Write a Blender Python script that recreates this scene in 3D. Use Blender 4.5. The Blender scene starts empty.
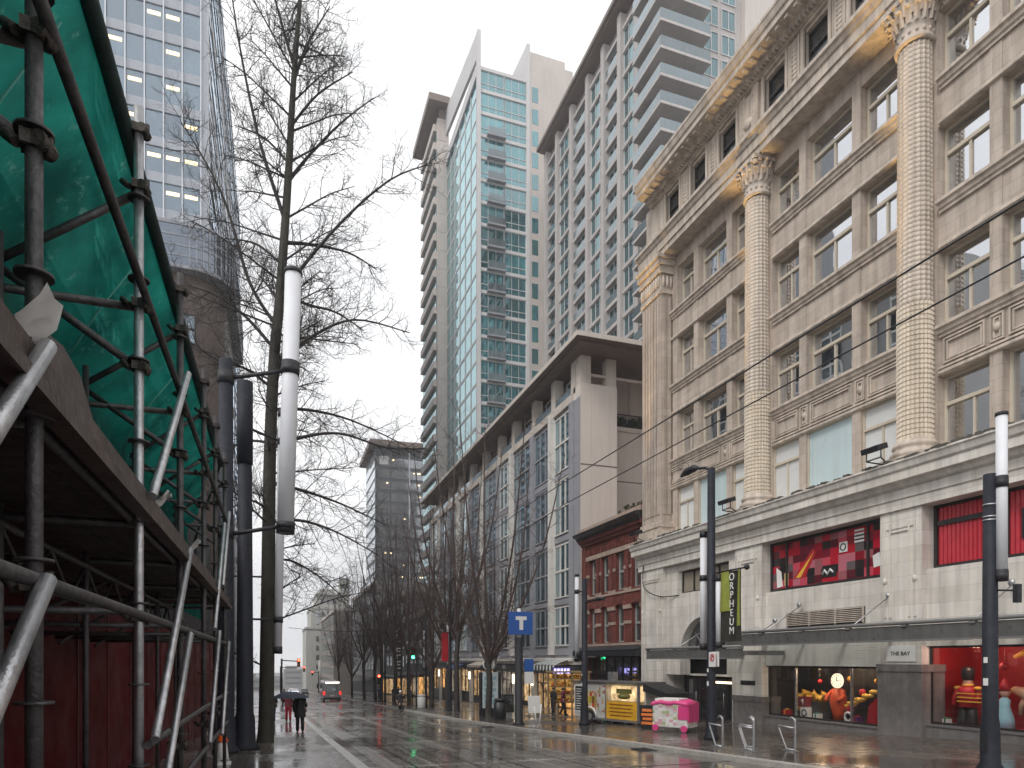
import bpy, bmesh, math, random
from mathutils import Vector, Matrix
R = math.radians
rnd = random.Random(7)
SC = bpy.context.scene
COL = SC.collection
SL = .0366                                   # the street runs downhill away from the camera
def G(y): return -SL * y if y < 520 else -SL * 520

# ------------------------------------------------------------------ mesh building
class MB:
    def __init__(s): s.v = []; s.f = []; s.m = []; s.s = []; s.g = []
    def add(s, vs, fs, m=0, sm=False):
        o = len(s.v); s.v += [tuple(v) for v in vs]; s.g.append(o)
        for f in fs: s.f.append(tuple(i + o for i in f)); s.m.append(m); s.s.append(sm)
        return s
    def box(s, x0, x1, y0, y1, z0, z1, m=0):
        if x0 > x1: x0, x1 = x1, x0
        if y0 > y1: y0, y1 = y1, y0
        if z0 > z1: z0, z1 = z1, z0
        return s.add([(x0,y0,z0),(x1,y0,z0),(x1,y1,z0),(x0,y1,z0),(x0,y0,z1),(x1,y0,z1),(x1,y1,z1),(x0,y1,z1)],
              [(0,3,2,1),(4,5,6,7),(0,1,5,4),(1,2,6,5),(2,3,7,6),(3,0,4,7)], m)
    def obox(s, c, ux, uy, uz, m=0):
        c, ux, uy, uz = Vector(c), Vector(ux), Vector(uy), Vector(uz)
        P = [c + a*ux + b*uy + d*uz for d in (-1,1) for (a,b) in ((-1,-1),(1,-1),(1,1),(-1,1))]
        return s.add(P, [(0,3,2,1),(4,5,6,7),(0,1,5,4),(1,2,6,5),(2,3,7,6),(3,0,4,7)], m)
    def tube(s, pts, rad, n=8, m=0, sm=True, cap=True):
        pts = [Vector(p) for p in pts]
        if not hasattr(rad, '__len__'): rad = [rad]*len(pts)
        vs, fs = [], []
        for i, p in enumerate(pts):
            t = (pts[min(i+1, len(pts)-1)] - pts[max(i-1, 0)])
            t = t.normalized() if t.length > 1e-9 else Vector((0,0,1))
            a = t.orthogonal() if abs(t.z) > .95 else t.cross(Vector((0,0,1)))
            if abs(t.z) > .95: a = Vector((1,0,0)) - t*t.x
            a.normalize(); b = t.cross(a)
            for k in range(n):
                w = 2*math.pi*k/n
                vs.append(p + rad[i]*(math.cos(w)*a + math.sin(w)*b))
        for i in range(len(pts)-1):
            for k in range(n):
                fs.append((i*n+k, i*n+(k+1) % n, (i+1)*n+(k+1) % n, (i+1)*n+k))
        s.add(vs, fs, m, sm)
        if cap:
            o = len(s.v) - len(vs)
            s.f.append(tuple(o+k for k in range(n))[::-1]); s.m.append(m); s.s.append(False)
            s.f.append(tuple(o+(len(pts)-1)*n+k for k in range(n))); s.m.append(m); s.s.append(False)
        return s
    def prism(s, poly, ax, a, b, m=0, sm=False):
        def P(u, v, w): return {'x': (w,u,v), 'y': (u,w,v), 'z': (u,v,w)}[ax]
        n = len(poly)
        vs = [P(u,v,a) for u,v in poly] + [P(u,v,b) for u,v in poly]
        s.add(vs, [(i,(i+1) % n,n+(i+1) % n,n+i) for i in range(n)], m, sm)
        o = len(s.v) - 2*n
        for f in (tuple(o+i for i in range(n))[::-1], tuple(o+n+i for i in range(n))):
            s.f.append(f); s.m.append(m); s.s.append(False)
        return s
    def lathe(s, prof, c, n=24, m=0, sm=True, flute=0, fn=20):
        vs, fs = [], []
        for r, z in prof:
            for k in range(n):
                w = 2*math.pi*k/n
                rr = r*(1 - flute*abs(math.sin(w*fn/2))**.7) if flute else r
                vs.append((c[0]+rr*math.cos(w), c[1]+rr*math.sin(w), c[2]+z))
        for i in range(len(prof)-1):
            for k in range(n): fs.append((i*n+k, i*n+(k+1) % n, (i+1)*n+(k+1) % n, (i+1)*n+k))
        s.add(vs, fs, m, sm); o = len(s.v) - len(vs)
        s.f.append(tuple(o+k for k in range(n))[::-1]); s.m.append(m); s.s.append(False)
        s.f.append(tuple(o+(len(prof)-1)*n+k for k in range(n))); s.m.append(m); s.s.append(False)
        return s
    def ball(s, c, r, q=(1,1,1), n=12, m=0):
        prof = []
        h = n//2
        vs = []; fs = []
        for i in range(h+1):
            t = math.pi*i/h
            for k in range(n):
                w = 2*math.pi*k/n
                rr = max(math.sin(t), .02)
                vs.append((c[0]+r*q[0]*rr*math.cos(w), c[1]+r*q[1]*rr*math.sin(w), c[2]-r*q[2]*math.cos(t)))
        for i in range(h):
            for k in range(n): fs.append((i*n+k, i*n+(k+1) % n, (i+1)*n+(k+1) % n, (i+1)*n+k))
        return s.add(vs, fs, m, True)
    def buildn(s, *a, **k): return s.build(*a, split=False, **k)
    def build(s, name, mats, parent=None, bevel=0, split=True):
        if split and parent and name not in WHOLE and 1 < len(s.g) <= 200:
            n = len(s.g); e = s.g[1:]+[len(s.v)]; bb = []
            for a, b in zip(s.g, e):
                c = list(zip(*s.v[a:b])); bb.append([min(q)-.03 for q in c]+[max(q)+.03 for q in c])
            q = list(range(n))
            def h(a):
                while q[a] != a: a = q[a]
                return a
            for i in range(n):
                for j in range(i):
                    if all(bb[i][k] <= bb[j][k+3] and bb[j][k] <= bb[i][k+3] for k in range(3)): q[h(i)] = h(j)
            roots = sorted({h(i) for i in range(n)})
            if 1 < len(roots) <= 100:
                first = None
                for r in roots:
                    t = MB(); mp = {}
                    for i in range(n):
                        if h(i) == r:
                            for vi in range(s.g[i], e[i]): mp[vi] = len(t.v); t.v.append(s.v[vi])
                    t.g = [0]
                    for f, m, sm in zip(s.f, s.m, s.s):
                        if f[0] in mp: t.f.append(tuple(mp[i] for i in f)); t.m.append(m); t.s.append(sm)
                    o = t.build(name, mats, parent, bevel, False); first = first or o
                return first
        me = bpy.data.meshes.new(name)
        off = WL.get(parent.name, Vector()) if parent else Vector()
        me.from_pydata([tuple(Vector(v) - off) for v in s.v], [], s.f)
        mats = mats if isinstance(mats, (list, tuple)) else [mats]
        for x in mats: me.materials.append(x)
        me.polygons.foreach_set('material_index', s.m)
        me.polygons.foreach_set('use_smooth', s.s)
        me.update()
        o = bpy.data.objects.new(name, me); COL.objects.link(o)
        if parent: o.parent = parent
        WL[o.name] = off
        if bevel:
            b = o.modifiers.new('bevel', 'BEVEL'); b.width = bevel; b.segments = 2; b.limit_method = 'ANGLE'; b.angle_limit = R(40)
        return o
WL = {}
WHOLE = set('lettering print letter letter_stroke lit_letter clock_hand panel_joint crown core wall end_wall chalk_panel emblem_mark braid canopy_frame frame parking_sign spandrel_moulding flower mane'.split())
def tag(o, label, cat, group=None):
    o['label'] = label; o['category'] = cat
    if group: o['group'] = group
    return o
def struct(o): o['kind'] = 'structure'; return o
def stuff(o): o['kind'] = 'stuff'; return o
def empty(name, loc, label, cat, group=None):
    o = bpy.data.objects.new(name, None); COL.objects.link(o); o.location = loc
    o.empty_display_size = .2
    WL[o.name] = Vector(loc)
    return tag(o, label, cat, group)
def dup(o, loc=None, rz=None, label=None, scale=None, top=True):
    c = o.copy(); COL.objects.link(c)
    if top:
        if loc is not None: c.location = loc
        if rz is not None: c.rotation_euler = (0, 0, rz)
        if scale: c.scale = (scale,)*3
        if label: c['label'] = label
    for ch in list(o.children):
        d = dup(ch, top=False); d.parent = c
    return c
def text(name, s, size, loc, rot, m, parent=None, ext=.006, sx=1, bold=0):
    cu = bpy.data.curves.new(name, 'FONT'); cu.body = s; cu.size = size; cu.extrude = ext; cu.offset = bold
    cu.align_x = 'CENTER'; cu.align_y = 'CENTER'; cu.space_line = .85
    t = bpy.data.objects.new(name, cu); COL.objects.link(t)
    dg = bpy.context.evaluated_depsgraph_get()
    me = bpy.data.meshes.new_from_object(t.evaluated_get(dg))
    bpy.data.objects.remove(t)
    M = Matrix.Translation(Vector(loc)) @ rot.to_4x4() @ Matrix.Diagonal((sx,1,1,1))
    if parent: M = Matrix.Translation(-WL.get(parent.name, Vector())) @ M
    me.transform(M); me.materials.clear(); me.materials.append(m)
    o = bpy.data.objects.new(name, me); COL.objects.link(o)
    if parent: o.parent = parent; WL[o.name] = WL.get(parent.name, Vector())
    return o
def basis(u, v):           # text axes: u = reading direction, v = up
    u, v = Vector(u).normalized(), Vector(v).normalized(); w = u.cross(v)
    return Matrix((u, v, w)).transposed()
FACE_X = basis((0,-1,0), (0,0,1))      # faces -X (seen from the street), reads towards the camera
FACE_Y = basis((1,0,0), (0,0,1))       # faces -Y

# ------------------------------------------------------------------ materials
def newmat(name):
    m = bpy.data.materials.new(name); m.use_nodes = True
    nt = m.node_tree; nt.nodes.clear()
    out = nt.nodes.new('ShaderNodeOutputMaterial')
    return m, nt, out
class N:
    def __init__(s, nt): s.nt = nt
    def n(s, t, **k):
        x = s.nt.nodes.new(t)
        for a, b in k.items(): setattr(x, a, b)
        return x
    def l(s, a, b): s.nt.links.new(a, b)
    def math(s, op, a, b=None, c=None, clamp=False):
        x = s.n('ShaderNodeMath', operation=op, use_clamp=clamp)
        for i, v in enumerate((a, b, c)):
            if v is None: continue
            if hasattr(v, 'is_linked') or hasattr(v, 'links'): s.l(v, x.inputs[i])
            else: x.inputs[i].default_value = v
        return x.outputs[0]
    def mix(s, f, a, b, mode='MIX'):
        x = s.n('ShaderNodeMix', data_type='RGBA', blend_type=mode)
        for sock, v in ((x.inputs[0], f), (x.inputs[6], a), (x.inputs[7], b)):
            if hasattr(v, 'links'): s.l(v, sock)
            elif hasattr(v, '__len__'): sock.default_value = (v[0], v[1], v[2], 1)
            else: sock.default_value = v
        return x.outputs[2]
    def noise(s, vec, scale, det=3, rough=.55):
        x = s.n('ShaderNodeTexNoise'); x.inputs['Scale'].default_value = scale; x.inputs['Detail'].default_value = det
        x.inputs['Roughness'].default_value = rough
        if vec is not None: s.l(vec, x.inputs['Vector'])
        return x.outputs['Fac']
    def pos(s): return s.n('ShaderNodeNewGeometry').outputs['Position']
    def scalev(s, v, sc):
        x = s.n('ShaderNodeMapping'); x.inputs['Scale'].default_value = sc; s.l(v, x.inputs['Vector']); return x.outputs[0]
    def wall_uv(s):
        g = s.n('ShaderNodeNewGeometry'); p = s.n('ShaderNodeSeparateXYZ'); q = s.n('ShaderNodeSeparateXYZ')
        s.l(g.outputs['Position'], p.inputs[0]); s.l(g.outputs['True Normal'], q.inputs[0])
        ax = s.math('ABSOLUTE', q.outputs[0]); 
        st = s.math('GREATER_THAN', ax, .6)
        a = s.math('MULTIPLY', p.outputs[1], st)
        b = s.math('MULTIPLY', p.outputs[0], s.math('SUBTRACT', 1, st))
        c = s.n('ShaderNodeCombineXYZ'); s.l(s.math('ADD', a, b), c.inputs[0]); s.l(p.outputs[2], c.inputs[1])
        return c.outputs[0]
    def ramp(s, f, stops):
        x = s.n('ShaderNodeValToRGB'); s.l(f, x.inputs[0]); e = x.color_ramp.elements
        while len(e) < len(stops): e.new(.5)
        for el, (p, c) in zip(e, stops): el.position = p; el.color = (c, c, c, 1) if not hasattr(c, '__len__') else (*c, 1)
        return x.outputs[0]
def mat(name, col, rough=.7, var=.18, scale=1.2, bump=0., bscale=25, metal=0, streak=0., blocks=None, spec=.5, obj_var=0, coat=0):
    m, nt, out = newmat(name); k = N(nt)
    p = k.pos(); pr = k.n('ShaderNodeBsdfPrincipled')
    n1 = k.noise(p, scale, 4, .6)
    f = k.ramp(n1, [(.25, 1-var), (.75, 1+var)])
    c = k.mix(1., (*col,), f, 'MULTIPLY')
    if streak:
        sv = k.noise(k.scalev(p, (2.2, 2.2, .12)), 1.6, 4, .6)
        c = k.mix(1., c, k.ramp(sv, [(.38, 1-streak), (.6, 1.)]), 'MULTIPLY')
    hgt = None
    if blocks:
        bw, bh, mort, mf = blocks
        br = k.n('ShaderNodeTexBrick'); k.l(k.wall_uv(), br.inputs['Vector'])
        br.inputs['Scale'].default_value = 1; br.inputs['Brick Width'].default_value = bw; br.inputs['Row Height'].default_value = bh
        br.inputs['Mortar Size'].default_value = mort; br.inputs['Mortar Smooth'].default_value = .3
        br.inputs['Color1'].default_value = (1,1,1,1); br.inputs['Color2'].default_value = (.86,.84,.82,1); br.inputs['Mortar'].default_value = (mf,mf,mf,1)
        c = k.mix(1., c, br.outputs['Color'], 'MULTIPLY'); hgt = k.math('SUBTRACT', 1, br.outputs['Fac'])
    if obj_var:
        oi = k.n('ShaderNodeObjectInfo').outputs['Random']
        c = k.mix(1., c, k.ramp(oi, [(0, 1-obj_var), (1, 1+obj_var)]), 'MULTIPLY')
    k.l(c, pr.inputs['Base Color'])
    rr = k.noise(p, scale*2.7, 2); k.l(k.ramp(rr, [(.3, max(rough-.1, .02)), (.7, min(rough+.1, 1))]), pr.inputs['Roughness'])
    pr.inputs['Metallic'].default_value = metal; pr.inputs['Specular IOR Level'].default_value = spec
    if coat: pr.inputs['Coat Weight'].default_value = coat; pr.inputs['Coat Roughness'].default_value = .08
    if bump or hgt is not None:
        b = k.n('ShaderNodeBump'); b.inputs['Strength'].default_value = max(bump, .25); b.inputs['Distance'].default_value = .02
        h = k.noise(p, bscale, 3)
        if hgt is not None: h = k.math('ADD', k.math('MULTIPLY', h, .3), hgt)
        k.l(h, b.inputs['Height']); k.l(b.outputs[0], pr.inputs['Normal'])
    k.l(pr.outputs[0], out.inputs[0]); return m
def glass(name, col, refl=.35, rough=.03, wob=.25, tint=(.9,.95,1), var=.4, wscale=.5):
    m, nt, out = newmat(name); k = N(nt); p = k.pos()
    oi = k.n('ShaderNodeObjectInfo').outputs['Random']
    pr = k.n('ShaderNodeBsdfPrincipled'); gl = k.n('ShaderNodeBsdfGlossy'); mx = k.n('ShaderNodeMixShader')
    n1 = k.noise(k.scalev(p, (1, 1, .35)), 1.1, 3)
    c = k.mix(1., col, k.ramp(n1, [(.3, 1-var), (.7, 1+var)]), 'MULTIPLY')
    c = k.mix(1., c, k.ramp(oi, [(0, .6), (1, 1.45)]), 'MULTIPLY')
    k.l(c, pr.inputs['Base Color']); pr.inputs['Roughness'].default_value = .25
    gl.inputs['Color'].default_value = (*tint, 1); gl.inputs['Roughness'].default_value = rough
    b = k.n('ShaderNodeBump'); b.inputs['Strength'].default_value = wob; b.inputs['Distance'].default_value = .05
    k.l(k.noise(p, wscale, 2), b.inputs['Height']); k.l(b.outputs[0], gl.inputs['Normal'])
    lw = k.n('ShaderNodeLayerWeight'); lw.inputs['Blend'].default_value = .3
    f = k.math('MULTIPLY_ADD', lw.outputs['Fresnel'], 1-refl, refl, clamp=True)
    k.l(f, mx.inputs[0]); k.l(pr.outputs[0], mx.inputs[1]); k.l(gl.outputs[0], mx.inputs[2]); k.l(mx.outputs[0], out.inputs[0])
    return m
def clear(name, tint=(1,1,1), refl=.06):
    m, nt, out = newmat(name); k = N(nt)
    tr = k.n('ShaderNodeBsdfTransparent'); tr.inputs[0].default_value = (*tint, 1)
    gl = k.n('ShaderNodeBsdfGlossy'); gl.inputs['Roughness'].default_value = .02; mx = k.n('ShaderNodeMixShader')
    mx.inputs[0].default_value = refl
    k.l(tr.outputs[0], mx.inputs[1]); k.l(gl.outputs[0], mx.inputs[2]); k.l(mx.outputs[0], out.inputs[0]); return m
def emit(name, col, st, var=0, scale=2):
    m, nt, out = newmat(name); k = N(nt); e = k.n('ShaderNodeEmission'); e.inputs[1].default_value = st
    if var:
        f = k.ramp(k.noise(k.pos(), scale, 4, .65), [(.36, max(1-var*1.25, .03)), (.66, 1+var)]); k.l(k.mix(1., col, f, 'MULTIPLY'), e.inputs[0])
    else: e.inputs[0].default_value = (*col, 1)
    k.l(e.outputs[0], out.inputs[0]); return m
def collage(name, cols, w, h, rough=.3, mort=.02, seedv=0):   # printed panel of coloured rectangles
    m, nt, out = newmat(name); k = N(nt); uv = k.wall_uv()
    s = k.n('ShaderNodeSeparateXYZ'); k.l(uv, s.inputs[0])
    a = k.math('FLOOR', k.math('DIVIDE', s.outputs[0], w)); b = k.math('FLOOR', k.math('DIVIDE', s.outputs[1], h))
    c = k.n('ShaderNodeCombineXYZ'); k.l(a, c.inputs[0]); k.l(b, c.inputs[1]); c.inputs[2].default_value = seedv
    wn = k.n('ShaderNodeTexWhiteNoise'); k.l(c.outputs[0], wn.inputs['Vector'])
    x = k.n('ShaderNodeValToRGB'); x.color_ramp.interpolation = 'CONSTANT'; k.l(wn.outputs['Value'], x.inputs[0]); e = x.color_ramp.elements
    while len(e) < len(cols): e.new(.5)
    for i, (el, cc) in enumerate(zip(e, cols)): el.position = i/len(cols); el.color = (*cc, 1)
    pr = k.n('ShaderNodeBsdfPrincipled'); k.l(x.outputs[0], pr.inputs['Base Color']); pr.inputs['Roughness'].default_value = rough
    k.l(pr.outputs[0], out.inputs[0]); return m
def wet(name, col, col2, bands=None, dry=.45, pav=None, puddle=.5):
    m, nt, out = newmat(name); k = N(nt); p = k.pos(); s = k.n('ShaderNodeSeparateXYZ'); k.l(p, s.inputs[0])
    pr = k.n('ShaderNodeBsdfPrincipled')
    big = k.noise(k.scalev(p, (1, .6, 1)), .35, 4, .6); fine = k.noise(p, 14, 4, .65); mid = k.noise(p, 2.2, 4, .6)
    c = k.mix(k.ramp(mid, [(.35, 0.), (.68, 1.)]), col, col2)
    c = k.mix(1., c, k.ramp(fine, [(.25, .75), (.75, 1.25)]), 'MULTIPLY')
    if bands:       # pale paver bands across and along the carriageway
        w = k.noise(p, 9, 3)
        tot = None
        for kind, at, wd, per, st in bands:
            ax = s.outputs[1] if kind == 'y' else s.outputs[0]
            v = k.math('SUBTRACT', ax, at)
            if per: v = k.math('SUBTRACT', k.math('MODULO', k.math('ADD', v, per*20.5), per), per*.5)
            d = k.math('ADD', k.math('ABSOLUTE', v), k.math('MULTIPLY', w, wd*.35))
            f = k.math('MULTIPLY', k.math('LESS_THAN', d, wd*.68), st)
            tot = f if tot is None else k.math('MAXIMUM', tot, f)
        c = k.mix(tot, c, (.36,.335,.3))
    ht = fine
    if pav:
        br = k.n('ShaderNodeTexBrick'); c2 = k.n('ShaderNodeCombineXYZ'); k.l(s.outputs[1], c2.inputs[0]); k.l(s.outputs[0], c2.inputs[1])
        k.l(c2.outputs[0], br.inputs['Vector']); br.inputs['Scale'].default_value = 1; br.inputs['Brick Width'].default_value = pav[0]; br.inputs['Row Height'].default_value = pav[1]
        br.inputs['Mortar Size'].default_value = pav[2]; br.inputs['Color1'].default_value = (1,1,1,1); br.inputs['Color2'].default_value = (.72,.7,.7,1); br.inputs['Mortar'].default_value = (.35,.35,.35,1)
        c = k.mix(1., c, br.outputs['Color'], 'MULTIPLY'); ht = k.math('SUBTRACT', k.math('MULTIPLY', fine, .5), br.outputs['Fac'])
    pud = k.ramp(k.math('ADD', k.math('MULTIPLY', big, .75), k.math('MULTIPLY', mid, .25)), [(puddle-.09, 0.), (puddle+.07, 1.)])
    rg = k.mix(pud, (dry,)*3, (.11,)*3)
    k.l(rg, pr.inputs['Roughness']); k.l(c, pr.inputs['Base Color']); pr.inputs['Specular IOR Level'].default_value = .6
    b = k.n('ShaderNodeBump'); b.inputs['Distance'].default_value = .012
    k.l(k.math('MULTIPLY', k.math('SUBTRACT', 1.05, pud), .4), b.inputs['Strength']); k.l(ht, b.inputs['Height']); k.l(b.outputs[0], pr.inputs['Normal'])
    k.l(pr.outputs[0], out.inputs[0]); return m
def netmat(name):
    m, nt, out = newmat(name); k = N(nt); p = k.pos()
    n1 = k.noise(k.scalev(p, (1, .9, .5)), 1.7, 5, .65); n2 = k.noise(p, 7, 4, .7)
    c = k.mix(k.ramp(n1, [(.35, 0.), (.7, 1.)]), (.0,.065,.055), (.01,.25,.195))
    c = k.mix(k.ramp(n2, [(.6, 0.), (.74, .55)]), c, (.2, .42, .36))
    d = k.n('ShaderNodeBsdfDiffuse'); t = k.n('ShaderNodeBsdfTranslucent'); g = k.n('ShaderNodeBsdfGlossy'); g.inputs['Roughness'].default_value = .35
    tr = k.n('ShaderNodeBsdfTransparent'); tr.inputs[0].default_value = (.15, .8, .65, 1)
    k.l(c, d.inputs[0]); k.l(c, t.inputs[0])
    a = k.n('ShaderNodeMixShader'); a.inputs[0].default_value = .62; k.l(d.outputs[0], a.inputs[1]); k.l(t.outputs[0], a.inputs[2])
    b = k.n('ShaderNodeMixShader'); b.inputs[0].default_value = .04; k.l(a.outputs[0], b.inputs[1]); k.l(g.outputs[0], b.inputs[2])
    e = k.n('ShaderNodeMixShader'); k.l(k.ramp(n1, [(.3, .02), (.75, .16)]), e.inputs[0]); k.l(b.outputs[0], e.inputs[1]); k.l(tr.outputs[0], e.inputs[2])
    k.l(e.outputs[0], out.inputs[0]); return m

STONE = mat('terracotta', (.53,.45,.385), .6, .16, .9, .12, 30, streak=.24, blocks=(1.1,.42,.012,.72))
STONE2 = mat('terracotta_trim', (.56,.48,.405), .6, .16, 1.3, .15, 40, streak=.3)
STONE3 = mat('terracotta_base', (.74,.7,.645), .55, .12, 1., .12, 30, streak=.22, blocks=(1.4,.5,.012,.75))
MOSS = mat('weathered_ledge_top', (.09,.085,.07), .9, .4, 6, .4, 30)
SHAFT = mat('column_tile', (.57,.49,.41), .55, .12, 2, .1, 40, streak=.2)
GRID = mat('column_lattice', (.68,.59,.48), .55, .12, 2, .05, 40, streak=.15)
GRANITE = mat('grey_granite', (.2,.185,.18), .4, .25, 3, .1, 60, streak=.2)
WINFR = mat('cream_window_frame', (.52,.46,.37), .5, .1, 2)
STOREGL = glass('store_glass', (.015,.02,.026), .6, .015, .08, (.93,.95,.98))
ATTGL = glass('attic_glass', (.02,.022,.025), .1, .04, .2)
BLANKW = mat('white_blind_panel', (.62,.63,.62), .5, .06, 1.5, obj_var=.05)
BLANKB = mat('pale_blue_panel', (.5,.6,.62), .35, .06, .6, streak=.08)
DARKFR = mat('dark_bronze_frame', (.025,.022,.022), .4, .2, 3)
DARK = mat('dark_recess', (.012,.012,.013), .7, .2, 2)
IRON = mat('black_painted_steel', (.016,.016,.02), .55, .25, 6, .08, 40)
POSTM = mat('dark_blue_grey_post_paint', (.016,.018,.027), .6, .25, 3, .06, 30, streak=.15, spec=.3)
TUBEM = mat('frosted_lamp_tube', (.66,.67,.7), .55, .06, 2)
STEEL = mat('galvanised_steel', (.42,.42,.43), .38, .3, 9, .15, 50, metal=.8)
DSTEEL = mat('weathered_scaffold_steel', (.075,.07,.07), .5, .45, 12, .25, 60, metal=.55)
RUST = mat('rusty_coupler', (.05,.042,.035), .6, .5, 20, .3, 60, metal=.4)
PLY = mat('wet_plywood', (.066,.047,.04), .55, .3, 2, .15, 30)
SHELF = mat('deck_board', (.03,.022,.019), .6, .35, 3, .2, 30)
HOARD = mat('red_gloss_hoarding', (.075,.002,.005), .45, .5, .7, .02, 3, spec=.05)
NET = netmat('green_debris_netting')
SEAM = mat('dark_net_hem', (.012,.03,.028), .7, .3, 5)
BRICK = mat('red_brick', (.2,.05,.038), .8, .4, 1.6, .2, 40, streak=.45, blocks=(.44,.15,.014,.55))
SANDST = mat('weathered_sandstone_band', (.36,.27,.22), .8, .3, 3, .2, 30)
BRGL = glass('sash_glass', (.03,.035,.035), .25, .04, .2)
GREYW = mat('grey_painted_sash', (.3,.32,.3), .5, .15, 3)
CONC = mat('pale_panel_concrete', (.58,.52,.465), .75, .08, .5, .08, 30, streak=.12)
CONCL = mat('hotel_grey_metal_cladding', (.29,.29,.315), .5, .1, .8)
WHITEP = mat('white_pier', (.7,.67,.63), .6, .08, 1, streak=.1)
ROOFM = mat('brown_roof_soffit', (.21,.165,.145), .6, .12, .6)
HOTGL = glass('hotel_glass', (.018,.045,.055), .36, .02, .1, (.72,.88,.95))
TEALGL = glass('teal_tower_glass', (.025,.13,.15), .22, .02, .1, (.62,.9,.95), .35, .3)
TOWC = mat('tower_beige_concrete', (.56,.51,.475), .75, .08, .3, streak=.06)
TOWW = mat('tower_white_concrete', (.58,.57,.57), .7, .06, .3)
RTC = mat('grey_tower_concrete', (.47,.44,.425), .75, .1, .3, streak=.1)
RTGL = glass('grey_tower_glass', (.012,.05,.058), .13, .02, .1, (.6,.88,.94), .5)
RAILGL = glass('balcony_glass', (.1,.13,.14), .12, .05, .05, (.7,.8,.85), .15)
OFFGL = glass('office_blue_glass', (.05,.08,.1), .2, .03, .05, (.7,.82,.95), .3)
OFFSP = mat('office_spandrel', (.34,.36,.4), .4, .12, .5)
OFFM = mat('office_mullion', (.6,.62,.66), .4, .05, 1)
BROWNW = mat('brown_stone_cladding', (.1,.07,.06), .6, .2, .8, blocks=(1.2,.8,.02,.6))
FARC = mat('far_grey_building', (.3,.3,.3), .8, .12, .15)
FARST = mat('far_pale_stone', (.42,.41,.38), .8, .12, .15, streak=.15)
FARGL = glass('far_dark_glass', (.04,.05,.055), .25, .05, .1)
WARM = emit('warm_shop_light', (1., .55, .2), 1.5, .6, 1.1)
WARMW = emit('warm_white_light', (1., .78, .5), 2.6)
CEIL = emit('office_ceiling_light', (1., .75, .42), 2.2)
BARK = mat('wet_dark_bark', (.035,.03,.027), .75, .4, 8, .5, 22)
BARKG = mat('mossy_wet_bark', (.036,.033,.024), .75, .4, 5, .5, 20)
TWIG = mat('brown_twigs', (.07,.046,.04), .8, .3, 3)
WIRE = mat('black_wire', (.015,.015,.017), .5, .1, 3)
RED = mat('red_cloth', (.42,.012,.02), .55, .2, 3)
CURT = mat('red_curtain', (.4,.01,.025), .5, .15, 2)
GOLD = mat('gold_paint', (.75,.42,.06), .35, .15, 4)
WHITE = mat('white_paint', (.75,.74,.72), .45, .06, 3)
BLACKP = mat('black_plastic', (.018,.018,.02), .4, .2, 4)
ORANGE = mat('orange_plastic', (.8,.13,.02), .4, .1, 4)
BLUE = mat('blue_sign_face', (.012,.09,.36), .35, .06, 3)
PINK = mat('pink_tarpaulin', (.6,.05,.2), .4, .12, 3, .2, 8)
SKIN = mat('skin', (.5,.3,.22), .5, .06, 10)
# ------------------------------------------------------------------ ground
ROADM = wet('wet_road_paving', (.12,.108,.096), (.2,.18,.158),
   bands=[('y',2.5,.3,7.5,.8),('x',5.3,.18,0,.75),('x',8.1,.2,0,.8),('x',2.75,.45,0,.75),('x',3.9,.08,0,.6),('x',6.75,.08,0,.5)], dry=.36, pav=(.62,.31,.02), puddle=.48)
WALKM = wet('wet_pavement_setts', (.09,.078,.07), (.15,.13,.115), dry=.4, pav=(.5,.25,.02), puddle=.48)
KERBM = wet('wet_kerb_stone', (.32,.305,.285), (.42,.4,.375), dry=.4, puddle=.6)
GROUNDM = mat('far_ground', (.06,.06,.06), .6, .2, .1)
KR = [(-12,11.6),(12,11.5),(20,11.0),(30,10.1),(38,9.75),(60,9.7),(100,9.9),(200,10.6),(420,11.5)]
KL = [(-12,2.25),(18,2.1),(30,1.9),(52,1.65),(100,1.5),(200,1.4),(420,1.2)]
def kx(tab, y):
    for (a, xa), (b, xb) in zip(tab, tab[1:]):
        if y <= b: return xa + (xb-xa)*(y-a)/(b-a)
    return tab[-1][1]
YS = sorted(set([-12,-4,4] + [a for a,_ in KR] + [a for a,_ in KL] + list(range(8,60,6)) + [75,130,160,260,330]))
def strip(name, xa, xb, z, m, skirt=None):
    b = MB(); vs = []; fs = []
    for y in YS: vs += [(xa(y), y, G(y)+z), (xb(y), y, G(y)+z)]
    for i in range(len(YS)-1): fs.append((2*i, 2*i+1, 2*i+3, 2*i+2))
    b.add(vs, fs)
    if skirt is not None:
        f = xa if skirt == 'a' else xb
        vs = []; fs = []
        for y in YS: vs += [(f(y), y, G(y)+z), (f(y), y, G(y)-.05)]
        for i in range(len(YS)-1): fs.append((2*i, 2*i+1, 2*i+3, 2*i+2))
        b.add(vs, fs)
    return struct(b.build(name, m))
g = MB(); Y2 = [-60,-12,100,250,520,1200]
vs = []; fs = []
for y in Y2: vs += [(-900,y,G(y)-.03),(900,y,G(y)-.03)]
for i in range(len(Y2)-1): fs.append((2*i,2*i+1,2*i+3,2*i+2))
struct(g.add(vs,fs).build('ground', GROUNDM))
strip('road', lambda y: kx(KL,y), lambda y: kx(KR,y), 0, ROADM)
strip('pavement', lambda y: kx(KR,y)+.28, lambda y: 26, .12, WALKM)
strip('kerb', lambda y: kx(KR,y), lambda y: kx(KR,y)+.28, .125, KERBM, 'a')
strip('pavement', lambda y: -9, lambda y: kx(KL,y)-.28, .12, WALKM)
strip('kerb', lambda y: kx(KL,y)-.28, lambda y: kx(KL,y), .125, KERBM, 'b')

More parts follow.
